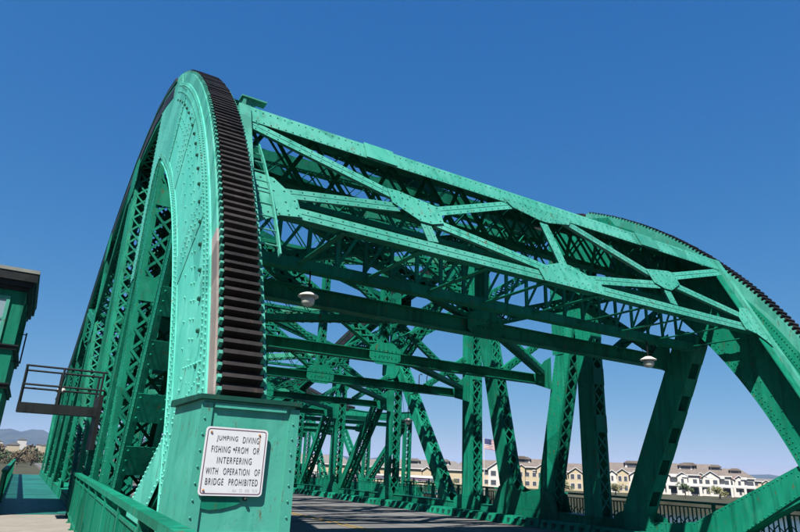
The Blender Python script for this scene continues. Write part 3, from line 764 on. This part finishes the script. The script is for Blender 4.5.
SX, SY, SZ = 1.742, cy0-.052, 1.605
sign = thing('warning_sign', (SX, SY, SZ-.31), 'square white metal sign with black lettering screwed to the green cabinet', 'sign')
tilt = Matrix.Translation((SX, SY, SZ)) @ Matrix.Rotation(math.radians(.3), 4, 'Y')
def onsign(o): o.matrix_basis = tilt @ o.matrix_basis; return o
def rrect(hw, hh, r, k=5):
    out = []
    for cx_, cy_, a0 in ((hw-r, hh-r, 0), (-hw+r, hh-r, 90), (-hw+r, -hh+r, 180), (hw-r, -hh+r, 270)):
        for i in range(k+1): a = math.radians(a0+90*i/k); out.append((cx_+r*math.cos(a), cy_+r*math.sin(a)))
    return out
q = MB(); q.prismY(rrect(.300, .305, .035), -.004, .004); onsign(q.build('plate', 'white_sign', sign))
q = MB(); o1 = rrect(.285, .290, .028); o2 = rrect(.277, .282, .022); k = len(o1); q.v = [(x, -.0055, z) for x, z in o1]+[(x, -.0055, z) for x, z in o2]
for i in range(k): j = (i+1) % k; q.face((i, j, k+j, k+i))
onsign(q.build('border', 'ink_red', sign))
def text(s_, x, z, w, h, mat):
    me_ = []
    for wd_ in s_.split():
        cu = bpy.data.curves.new('lettering', 'FONT'); cu.body = wd_; cu.space_character = 1.22
        tmp = bpy.data.objects.new('tmp', cu); COL.objects.link(tmp); bpy.context.view_layer.update()
        me = bpy.data.meshes.new_from_object(tmp.evaluated_get(bpy.context.evaluated_depsgraph_get())); bpy.data.objects.remove(tmp)
        xs = [v.co.x for v in me.vertices]; ys = [v.co.y for v in me.vertices]; me_.append((me, min(xs), max(xs)-min(xs), min(ys), max(ys)-min(ys)))
    gap = h*.85; sx = (w-gap*(len(me_)-1))/sum(m_[2] for m_ in me_); cur = x-w/2
    for me, mx, mw, my, mh in me_:
        for v in me.vertices: v.co = ((v.co.x-mx)*sx+cur, -.0065, (v.co.y-my)/mh*h+z-h/2)
        cur += mw*sx+gap; me.materials.clear(); me.materials.append(MATS[mat]); onsign(link('lettering', me, sign))
for s_, x, z, w in (('JUMPING  DIVING', .012, .200, .41), ('FISHING  FROM  OR', .0, .105, .46), ('INTERFERING', .0, .008, .33), ('WITH  OPERATION  OF', .0, -.090, .515), ('BRIDGE  PROHIBITED', .0, -.182, .495)):
    text(s_, x, z, w, .058, 'ink')
text('ALA. CO. ORD. 72-74', .13, -.252, .24, .026, 'ink_pale')
for x, z in ((-.25, .255), (.215, .255), (-.255, -.258)):
    q = MB(); q.rivet((x, -.0065, z), (0,-1,0), .012, .006); onsign(q.build('screw', 'sign_rust', sign))
q = MB(); q.v = [(-.03, -.0068, .118), (-.012, -.0068, .122), (-.008, -.0068, .104), (-.024, -.0068, .100)]; q.face((3,2,1,0)); onsign(q.build('scuff_mark', 'ink', sign))
q = MB(); q.v = [(.221, -.0058, .25), (.229, -.0058, .25), (.227, -.0058, .12), (.223, -.0058, .10)]; q.face((3,2,1,0)); 
onsign(q.build('rust_streak', 'sign_rust', sign))

# ================================================================== APPROACH RAILING (left, near)
ar = thing('approach_railing', (1.15, 11, 0), 'green steel railing with balusters running from the cabinet along the concrete footway', 'railing')
railing(ar, lambda y: .88+.0272*y, 2.6, 20.0, 0, 1.17, 140, 'green_paint', span=1.75, pitch=.13, nm='rails')

# ================================================================== OPERATOR HOUSE
oh = thing('operator_house', (-3, 23.5, 0), 'green bridge keeper house with flat overhanging roof at the left edge', 'building')
hx0, hx1, hy0, hy1 = -5.6, -.76, 20.0, 24.6
q = MB(); q.box(hx0, hx1, hy0, hy1, -.5, 6.02); q.build('wall', 'green_paint', oh)
q = MB(); q.box(hx0-.25, hx1+.2, hy0-.3, hy1+.3, 6.25, 6.50); q.box(hx0-.18, hx1+.13, hy0-.22, hy1+.22, 6.10, 6.249); q.box(hx0-.08, hx1+.06, hy0-.1, hy1+.1, 6.0, 6.099); q.build('eave', 'black_steel', oh)
q = MB(); q.box(hx0-.27, hx1+.22, hy0-.32, hy1+.32, 6.501, 6.60); q.build('roof', 'eave_grey', oh)
for z0 in (4.32, 3.27):
    q = MB(); q.box(hx0-.06, hx1+.07, hy0-.07, hy1+.07, z0, z0+.10); q.box(hx0-.1, hx1+.11, hy0-.11, hy1+.11, z0+.101, z0+.14); q.build('belt_course', 'black_steel', oh)
for i, x in enumerate((-1.62, -2.9, -4.2)):
    f_ = MB(); x0, x1, z0, z1 = x-.42, x+.42, 4.62, 5.72
    for a in ((x0-.09, x0, z0-.09, z1+.09), (x1, x1+.09, z0-.09, z1+.09), (x0, x1, z0-.09, z0), (x0, x1, z1, z1+.09)): f_.box(a[0], a[1], hy0-.05, hy0-.001, a[2], a[3])
    w = f_.build('window', 'green_faded', oh); z = MB(); z.box(x0, x1, hy0-.022, hy0-.002, z0, z1); z.build('pane', 'window_pale', w); z = MB(); z.box(x-.025, x+.025, hy0-.045, hy0-.023, z0, z1); z.box(x0, x-.026, hy0-.045, hy0-.023, z0+.52, z0+.57); z.box(x+.026, x1, hy0-.045, hy0-.023, z0+.52, z0+.57); z.build('glazing_bar', 'green_faded', w)
    p = MB(); p.box(x0-.05, x1+.05, hy0-.03, hy0-.002, 3.52, 4.22); p.build('wall_panel', 'green_paint', oh)
    p = MB(); p.box(x0-.05, x1+.05, hy0-.03, hy0-.002, .5, 3.0); p.build('wall_panel', 'green_paint', oh)
for y_ in (21.2, 23.2):
    f_ = MB()
    for a in ((y_-.52, y_-.43, 4.53, 5.81), (y_+.43, y_+.52, 4.53, 5.81), (y_-.43, y_+.43, 4.53, 4.62), (y_-.43, y_+.43, 5.72, 5.81)): f_.box(hx1+.001, hx1+.05, a[0], a[1], a[2], a[3])
    w = f_.build('window', 'green_paint', oh); z = MB(); z.box(hx1+.002, hx1+.022, y_-.43, y_+.43, 4.62, 5.72); z.build('pane', 'window_pale', w)
q = MB(); q.tube([(hx1+.22, 20.7, 4.05), (hx1+.22, 20.7, 4.95)], .02, 8); q.tube([(hx1, 20.7, 4.1), (hx1+.22, 20.7, 4.1)], .015, 6); q.tube([(hx1, 20.7, 4.9), (hx1+.22, 20.7, 4.9)], .015, 6); q.build('grab_bar', 'black_steel', oh)
q = MB(); q.box(-1.95, -1.75, hy0-.2, hy0-.001, 5.86, 5.98); q.build('wall_lamp', 'green_faded', oh)

# ================================================================== ACCESS PLATFORM
ap = thing('access_platform', (.9, 18.9, 2.7), 'dark overhead catwalk with pipe railing between keeper house and truss', 'platform')
y0, y1, x0, x1, z0 = 18.2, 19.3, -.32, 1.60, 2.72
q = MB(); q.box(x0, x1, y0, y1, z0-.10, z0+.04); q.box(x0, x1, y0-.06, y0-.001, z0-.14, z0+.10); q.build('floor', 'black_steel', ap)
for y_ in (y0-.03, y1):
    for x in (x0+.03, x0+.88, x1-.1):
        q = MB(); q.tube([(x, y_, z0+.1), (x, y_, z0+1.02)], .028, 8); q.build('rail_post', 'black_steel', ap)
    for z_ in (z0+.55, z0+1.02):
        q = MB(); q.tube([(x0, y_, z_), (x1, y_, z_)], .026, 8); q.build('guard_rail', 'black_steel', ap)
for z_ in (z0+.55, z0+1.02):
    q = MB(); q.tube([(x0+.03, y0-.03, z_), (x0+.03, y1, z_)], .026, 8); q.build('guard_rail', 'black_steel', ap)
q = MB(); q.box(1.50, 1.60, y0-.1, y1+.05, 1.75, 3.15); q.build('bracket', 'black_steel', ap)
bl = thing('bulkhead_lamp', (.62, 19.35, 3.1), 'small white domed lamp on the catwalk railing', 'lamp')
q = MB(); q.lathe((.62, 19.4, 3.22), [(.05, 0), (.13, .02), (.13, .06), (.07, .14), (.01, .17)], 14); q.build('dome', 'lamp_white', bl, smooth=True)
q = MB(); q.tube([(.62, 19.4, 2.75), (.62, 19.4, 3.23)], .03, 8); q.build('stem', 'black_steel', bl)

# ================================================================== HANGING LAMPS
def hang_lamp(x, y, z, ztop, ys, label, s=1.0):
    t_ = thing('hanging_lamp', (x, y, z), label, 'lamp', 'lamps hanging from the sway struts')
    q = MB(); q.lathe((x, y, z), [(.03*s, .20*s), (.10*s, .195*s), (.235*s, .115*s), (.25*s, .09*s), (.24*s, .075*s), (.16*s, .08*s)], 20); q.build('shade', 'lamp_white', t_, smooth=True)
    q = MB(); q.lathe((x, y, z), [(.155*s, .08*s), (.165*s, .0), (.15*s, -.08*s), (.10*s, -.135*s), (.03*s, -.15*s)], 20); q.build('globe', 'lamp_glass', t_, smooth=True)
    q = MB(); q.tube([(x, y, z+.19*s), (x, y, ztop), (x, y+.15*(1 if ys > y else -1), ztop+.08), (x, ys, ztop+.08)], .018, 8); q.build('bracket', 'black_steel', t_)
    q = MB(); q.tube([(x+.02, y, z+.21*s), (x-.10, y+.05, z+.32*s), (x-.16, y+.12, z+.55*s), (x-.16, y+.3, ztop+.06)], .008, 6); q.build('cable', 'black_steel', t_)
hang_lamp(14.60, 11.0, 4.70, 5.30, 11.9, 'white shaded lamp with glass globe hanging against the sky at right', .9)
hang_lamp(4.31, 11.0, 4.72, 5.32, 11.9, 'lamp in shadow hanging just right of the dark rack', .85)
hang_lamp(14.6, 23.8, 3.62, 4.75, 22.6, 'small distant lamp hanging low between truss posts', .8)

# ================================================================== FAR SHORE HOUSES
def pix(az, d): n_ = math.hypot(az, 1); return Vector((az/n_*d, d/n_, 0))
def townhouse(p, L, D, wall_h, roof_h, wallm, roofm, label, gables=(), win_rows=2, hip=2.5, yaw=None, garage=False, dorm=(), z0=-2.7):
    """long townhouse block; local x along the front, front faces -y (towards the bridge)"""
    K = 1.5; p = Vector(p)*K; L *= K; D *= K*.9; wall_h *= K*.80; roof_h *= K*.60; hip *= K; win_rows = 3
    rg = random.Random(int(p.x*10))
    gl = sorted([(g[0]*K, g[1]*1.12, g[2], g[3], g[4]) for g in gables]); extra = []
    xs_ = [-L/2+.5] + [g[0] for g in gl] + [L/2-.5]
    for xa, xb in zip(xs_, xs_[1:]):
        if xb-xa > 5.4: extra.append(((xa+xb)/2+rg.uniform(-.4, .4), rg.choice((2.2, 2.5, 2.8)), rg.uniform(.3, .7), rg.uniform(.6, 1.0), gl[0][4] if gl else wallm))
    gables = gl+extra; dorm = [(d_[0]*K, d_[1], d_[2]*1.15, d_[3]) for d_ in dorm] + [(-d_[0]*K*.6-2, d_[1]*.8, d_[2], d_[3]) for d_ in dorm[:1]]
    p = Vector((p.x, p.y, z0)); yaw = yaw if yaw is not None else -math.atan2(p.x, p.y)
    t_ = thing('townhouse', p, label, 'building', 'townhouses on the far shore')
    Mx = Matrix.Translation(p) @ Matrix.Rotation(yaw, 4, 'Z')
    def bld(q, nm, mats, par=t_):
        o = q.build(nm, mats, None); o.parent = par
        if par is t_: o.matrix_parent_inverse = Matrix.Translation(-p)
        if par is t_: o.matrix_basis = Mx
        return o
    h = wall_h; q = MB(); q.box(-L/2, L/2, 0, D, 0, h); bld(q, 'wall', wallm)
    q = MB(); o_ = .5
    q.v = [(-L/2-o_, -o_, h), (L/2+o_, -o_, h), (L/2+o_, D+o_, h), (-L/2-o_, D+o_, h), (-L/2+hip, D/2, h+roof_h), (L/2-hip, D/2, h+roof_h)]
    for f_ in ((0,1,5,4), (1,2,5), (2,3,4,5), (3,0,4), (3,2,1,0)): q.face(f_)
    rf = bld(q, 'roof', roofm)
    q = MB(); q.box(-L/2-.55, L/2+.55, -.58, -.5, h-.22, h+.04); bld(q, 'fascia', 'trim_white')
    def window(x, zz, w, hh, yy=0.0):
        f_ = MB(); f_.box(x-w/2-.1, x+w/2+.1, yy-.06, yy-.004, zz-.1, zz+hh+.1); fo = bld(f_, 'window', 'trim_white')
        g = MB(); g.box(x-w/2, x+w/2, yy-.08, yy-.062, zz, zz+hh); bld(g, 'pane', 'window_dark', fo)
    gx = [g[0] for g in gables]
    n = max(2, int(L/2.3))
    for r in range(win_rows):
        zz = .9 + r*2.8
        if zz+1.4 > h: break
        for i in range(n):
            x = -L/2+(i+.5)*L/n
            if any(abs(x-g[0]) < g[1]/2+.4 for g in gables): continue
            if garage and r == 0: continue
            window(x, zz, 1.2 if i % 3 else 1.9, 1.3)
    for gx_, gw, gh, gd, gm in gables:
        q = MB(); hb = h+gh-gw*.33
        q.prismY([(gx_-gw/2, 0), (gx_+gw/2, 0), (gx_+gw/2, hb), (gx_, h+gh), (gx_-gw/2, hb)], -gd, D*.45); bld(q, 'gable', gm)
        q = MB()
        for s_ in (-1, 1):
            a = (gx_+s_*(gw/2+.4), hb-.27); b2 = (gx_, h+gh+.02); q.prismY([a, b2, (b2[0], b2[1]+.22), (a[0], a[1]+.22)] if s_ < 0 else [b2, a, (a[0], a[1]+.22), (b2[0], b2[1]+.22)], -gd-.4, D*.45)
        bld(q, 'gable_roof', roofm)
        q = MB()
        for s_ in (-1, 1):
            a = (gx_+s_*(gw/2+.4), hb-.30); b2 = (gx_, h+gh); q.prismY([a, b2, (b2[0], b2[1]+.2), (a[0], a[1]+.2)], -gd-.46, -gd-.401)
        bld(q, 'barge_board', 'trim_white')
        for r in range(3):
            zz = .7+r*2.8
            if zz+1.3 < hb:
                for wx in ((-.24, .24) if gw > 3.3 else (0,)): window(gx_+wx*gw, zz, gw*.27, 1.5, -gd)
    for dx, dw, dh, dm in dorm:
        q = MB(); zb_ = h+roof_h*.45
        q.prismY([(dx-dw/2, zb_-.6), (dx+dw/2, zb_-.6), (dx+dw/2, zb_+dh), (dx-dw/2, zb_+dh)], D*.24, D*.6); d_ = bld(q, 'dormer', dm)
        q = MB(); q.prismY([(dx-dw/2-.4, zb_+dh), (dx+dw/2+.4, zb_+dh), (dx+dw/2-.6, zb_+dh+.7), (dx-dw/2+.6, zb_+dh+.7)], D*.2, D*.62); bld(q, 'dormer_roof', roofm)
        q = MB(); q.box(dx-dw*.36, dx+dw*.36, D*.24-.05, D*.24-.004, zb_-.1, zb_+dh-.3); bld(q, 'dormer_window', 'window_dark')
    if garage:
        q = MB(); q.box(-L/2-.1, L/2+.1, -1.7, -.003, 2.75, 2.95); q.box(-L/2-.1, L/2+.1, -1.75, -1.65, 2.951, 3.65); bld(q, 'balcony', 'trim_white')
        for i in range(int(L/3.4)):
            q = MB(); x = -L/2+1.4+i*3.4; q.box(x-.9, x+.9, -1.2, -.003, 5.45, 5.55); q.box(x-.9, x+.9, -1.22, -1.16, 5.551, 6.2); bld(q, 'balcony', 'trim_white' if i % 3 else 'awning_red')
        n = max(3, int(L/3))
        for i in range(n+1):
            q = MB(); x = -L/2+i*L/n; q.box(x-.35, x+.35, -1.7, -1.1, 0, 2.749); bld(q, 'balcony_pier', wallm)
        for i in range(n):
            q = MB(); x = -L/2+(i+.5)*L/n; q.box(x-.95, x+.95, -.06, -.004, 0, 2.3); bld(q, 'garage_door', 'window_dark')
    return t_
W1, W2, W3 = 'wall_cream', 'wall_peach', 'wall_white'
townhouse(pix(.425, 132), 17, 11, 4.2, 3.0, W1, 'roof_grey', 'yellow two storey townhouse with grey roof, leftmost of the far row', gables=((-7.0, 4, 2.2, .6, W3),))
townhouse(pix(.545, 138), 12, 11, 4.0, 2.6, W1, 'roof_grey', 'low yellow townhouse seen between two truss diagonals above the striped canopy')
townhouse(pix(.66, 136), 17, 11, 4.0, 3.0, W1, 'roof_grey', 'long yellow townhouse with broad grey roof behind the canopy', dorm=((3, 5, 1.1, W3),))
townhouse(pix(.80, 140), 14, 11, 4.6, 3.2, W2, 'roof_brown', 'peach townhouse with white sloping gable behind the tall truss post', gables=((2.5, 5.5, 2.4, 1.0, W3),))
townhouse(pix(.905, 143), 12, 11, 5.6, 3.0, W1, 'roof_brown', 'yellow townhouse with row of upper windows between two leaning diagonals', gables=((3.6, 3.6, 1.2, .8, W1),), dorm=((-1.5, 5, 1.3, W3),))
townhouse(pix(1.03, 143), 15, 11, 4.8, 3.0, W1, 'roof_brown', 'cream townhouse with small gables beside the laced vertical post', gables=((-4.6, 3.4, 1.0, .8, W1), (1.2, 3.8, 1.2, .9, W1)), dorm=((4.4, 4, 1.0, W3),))
townhouse(pix(1.175, 146), 13, 11, 5.2, 3.4, W3, 'roof_brown', 'white gabled townhouse just left of the thick dark diagonal', gables=((-3.2, 3.6, 1.1, .9, W3), (1.4, 3.2, 1.0, .8, W1)), dorm=((3.6, 4.5, 1.4, W3),))
townhouse(pix(1.335, 152), 15, 13, 5.3, 3.7, W3, 'roof_brown', 'white townhouse with arched ground floor and brown roof right of the thick diagonal', gables=((-5.8, 2.5, .6, .9, W3), (-2.6, 2.4, .5, .9, W3), (.8, 2.4, .5, .9, W3), (4.2, 2.6, .6, .9, W3)), garage=True, dorm=((5.2, 4, 1.2, W3), (-2, 3.4, 1.0, W3)))
townhouse(pix(1.465, 156), 14, 13, 5.3, 4.1, W3, 'roof_brown', 'tall white townhouse with two wide gables in the open gap', gables=((-4.2, 4.4, 1.4, 1.2, W3), (-.6, 2.4, .5, .8, W3), (3.2, 4.2, 1.3, 1.2, W3)), garage=True, dorm=((-1, 4.2, 1.4, W3), (4.4, 3.2, 1.0, W3)))
townhouse(pix(1.585, 160), 12, 13, 5.0, 3.3, W3, 'roof_brown', 'white end townhouse with one arch gable, rightmost of the row', gables=((-3.4, 2.4, .5, .9, W3), (.8, 3.4, .8, .9, W3)), garage=True, dorm=((2.5, 3, .9, W3),))
townhouse(pix(1.78, 200), 40, 16, 4.6, 1.2, W2, 'roof_grey', 'long low peach building beyond the end of the white row')
# canopy with pale roof and dark fascia
cp = thing('waterfront_canopy', pix(.60, 112)+Vector((0,0,-2.7)), 'long flat white roofed canopy with purple edge in front of yellow houses', 'canopy')
p = pix(.60, 112); Mx = Matrix.Translation((p.x, p.y, -2.7)) @ Matrix.Rotation(-math.atan2(p.x, p.y), 4, 'Z')
def cbld(q, nm, mt_): o = q.build(nm, mt_, cp); o.matrix_basis = Mx; return o
q = MB(); q.box(-8.5, 7, -2, 2, 3.0, 3.35); cbld(q, 'roof', 'trim_white')
q = MB(); q.box(-8.45, 6.95, -2.06, -2.001, 2.65, 3.0); cbld(q, 'fascia', 'purple_fascia')
for i in range(7):
    q = MB(); x = -8+i*2.4; q.box(x-.08, x+.08, -1.7, -1.54, 0, 2.99); cbld(q, 'canopy_post', 'trim_white')
# striped flag on a pole behind the tall post
fp = pix(.795, 125); fl = thing('flag', (fp.x, fp.y, -2.7), 'striped flag waving on a pole above the roofs', 'flag')
q = MB(); q.tube([(fp.x, fp.y, -2.7), (fp.x, fp.y, 8.1)], .07, 8); q.build('pole', 'lamp_white', fl)
fd = Vector((math.cos(.67), -math.sin(.67), 0)); fnm = Vector((fd.y, -fd.x, 0))
def flag_strip(nm, mt_, z0, z1, u0, u1, off):
    q = MB(); n = 12
    for i in range(n+1):
        u = u0+(u1-u0)*i/n; c = Vector((fp.x, fp.y, 0))+fd*u+fnm*(.25*math.sin(u*2.6)*min(1, u)+off); q.v += [(c.x, c.y, z0-.12*u), (c.x, c.y, z1-.12*u)]
    for i in range(n): q.face((2*i, 2*i+2, 2*i+3, 2*i+1))
    q.build(nm, mt_, fl)
for i in range(13): flag_strip('stripe', 'flag_red' if i % 2 == 0 else 'trim_white', 8.0-(i+1)*.15, 8.0-i*.15, 0, 3.4, 0)
flag_strip('canton', 'flag_blue', 8.0-7*.15, 8.0, 0, 1.4, .012); flag_strip('canton', 'flag_blue', 8.0-7*.15, 8.0, 0, 1.4, -.012)

# ------------------------------------------------------------------ shrubs and trees
def crown_mesh(rnd, c, rx, rz, n, size, mat, name, par):
    q = MB(); lob = [(Vector((rnd.gauss(0, .45), rnd.gauss(0, .45), rnd.uniform(-.6, .7))), rnd.uniform(.35, .62)) for _ in range(9)]
    for _ in range(n):
        lc, lr = rnd.choice(lob); d = Vector((rnd.gauss(0, 1), rnd.gauss(0, 1), rnd.gauss(0, 1))).normalized()*lr*rnd.uniform(.55, 1.0)
        p = lc+d; P0 = Vector(c)+Vector((p.x*rx, p.y*rx, p.z*rz)); a = Vector((rnd.gauss(0,1), rnd.gauss(0,1), rnd.gauss(0,1))).normalized(); b2 = a.orthogonal().normalized(); s_ = size*rnd.uniform(.6, 1.4)
        k_ = len(q.v); q.v += [tuple(P0-a*s_), tuple(P0+b2*s_*.5), tuple(P0+a*s_), tuple(P0-b2*s_*.5)]; q.face((k_, k_+1, k_+2, k_+3))
    return q.build(name, mat, par)
def tree(p, h, r, mat, label, seed, group, nm='tree', z0=-2.7):
    rnd = random.Random(seed); t_ = thing(nm, (p.x, p.y, z0), label, 'tree' if nm == 'tree' else 'shrub', group)
    q = MB(); q.tube([(p.x, p.y, z0), (p.x+.1*r, p.y, z0+h*.35), (p.x-.05*r, p.y+.1*r, z0+h*.7)], [.09*r, .07*r, .03*r], 7)
    for i in range(5):
        a = rnd.uniform(0, 6.28); q.tube([(p.x+.05*r, p.y, z0+h*(.3+.07*i)), (p.x+math.cos(a)*r*.6, p.y+math.sin(a)*r*.6, z0+h*(.55+.07*i))], [.04*r, .015*r], 5)
    q.build('trunk', 'bark', t_); crown_mesh(rnd, (p.x, p.y, z0+h*.62), r, h*.42, int(700), .09*r+.05, mat, 'crown', t_)
for i, (az, d, h, r, mt_, lb) in enumerate([(.70, 112, 2.6, 2.0, 'leaf_olive', 'yellow green shrub beside the right end of the canopy'), (.62, 108, 2.2, 1.9, 'leaf_olive', 'low olive shrub below the middle of the canopy'),
      (.88, 122, 2.4, 1.8, 'leaf_olive', 'olive shrub at the foot of the peach townhouse'), (1.01, 128, 2.6, 1.9, 'leaf_green', 'green shrub in front of the cream gabled townhouse'), (1.17, 130, 3.0, 2.0, 'leaf_olive', 'olive shrub left of the thick dark diagonal'),
      (1.31, 140, 3.0, 2.2, 'leaf_green', 'green shrub below the arched white townhouse'), (1.42, 142, 3.2, 2.0, 'leaf_green', 'green shrub between the two white townhouses'), (1.56, 138, 3.4, 2.4, 'leaf_olive', 'olive shrub near the rising green bearing leg')]):
    tree(pix(az, d*1.4), h*1.1, r, mt_, lb, 30+i, 'shrubs along the far shore', 'shrub')
for i, (x, y, h, r, mt_, lb) in enumerate([(-.6, 250, 5.0, 2.6, 'leaf_rust', 'rust brown tree at the far end of the left walkway'), (4.0, 275, 5.0, 2.8, 'leaf_rust', 'brown tree beside the far bridge end'), (-6.5, 290, 4.6, 2.6, 'leaf_green', 'dark green tree left of the far walkway railing')]):
    tree(Vector((x, y, 0)), h, r, mt_, lb, 60+i, 'trees beyond the far bridge end')
rnd = random.Random(21); q = MB(); q2 = MB()
for _ in range(9000):
    a = rnd.uniform(-.10, .075); d = rnd.uniform(300, 420); hm = 5.2+1.8*math.sin(a*160)+1.2*math.sin(a*330+d*.05)
    c = Vector((d*math.sin(a), d*math.cos(a), -2.7+hm*rnd.random()**.6)); u = Vector((rnd.gauss(0,1), rnd.gauss(0,1), rnd.gauss(0,1))).normalized(); w = u.orthogonal().normalized(); sz = rnd.uniform(.35, .8)
    tq = q if math.sin(a*210+d*.03)+rnd.uniform(-.5, .5) > 0 else q2; k = len(tq.v); tq.v += [tuple(c-u*sz), tuple(c+w*sz*.6), tuple(c+u*sz), tuple(c-w*sz*.6)]; tq.face((k, k+1, k+2, k+3))
tag(q.build('far_wood', 'leaf_green', kind='stuff'), 'dark green belt of trees beyond the far bridge end', 'trees')
tag(q2.build('far_wood', 'leaf_rust', kind='stuff'), 'brownish belt of trees beyond the far bridge end', 'trees')
rnd = random.Random(11)
for i in range(22):
    d = rnd.uniform(800, 2000); a = rnd.uniform(-.035, .03); p = Vector((d*math.sin(a), d*math.cos(a), -2.7)); s_ = rnd.uniform(7, 14)
    t_ = thing('distant_house', p, 'tiny pale distant house in the town below the left hills', 'house', 'distant houses below the hills')
    hh = rnd.uniform(8, 22); q = MB(); q.box(p.x-s_/2, p.x+s_/2, p.y, p.y+s_, -2.7, hh); q.build('wall', rnd.choice(['wall_white', 'wall_peach', 'wall_cream']), t_)
    q = MB(); q.prismY([(p.x-s_/2-.5, hh+.01), (p.x+s_/2+.5, hh+.01), (p.x, hh+3)], p.y-.5, p.y+s_+.5); q.build('roof', rnd.choice(['roof_brown', 'roof_grey']), t_)
q = MB(); q.box(-7000, 7000, -3500, 9500, -9.5, 240); hz = q.mesh('haze', 'concrete'); hz.materials.clear()
mt, t, b = nodemat('haze_air'); t.nodes.remove(b); pv_ = t.nodes.new('ShaderNodeVolumePrincipled'); pv_.inputs['Color'].default_value = (.40, .62, 1, 1); pv_.inputs['Density'].default_value = HAZE
t.links.new(pv_.outputs[0], t.nodes['Material Output'].inputs['Volume']); hz.materials.append(mt); link('haze', hz, kind='stuff')
for o in bpy.data.objects:
    if '_base' in o.keys(): del o['_base']
print('individual bars', LEAF_BARS, 'objects', len(bpy.data.objects))
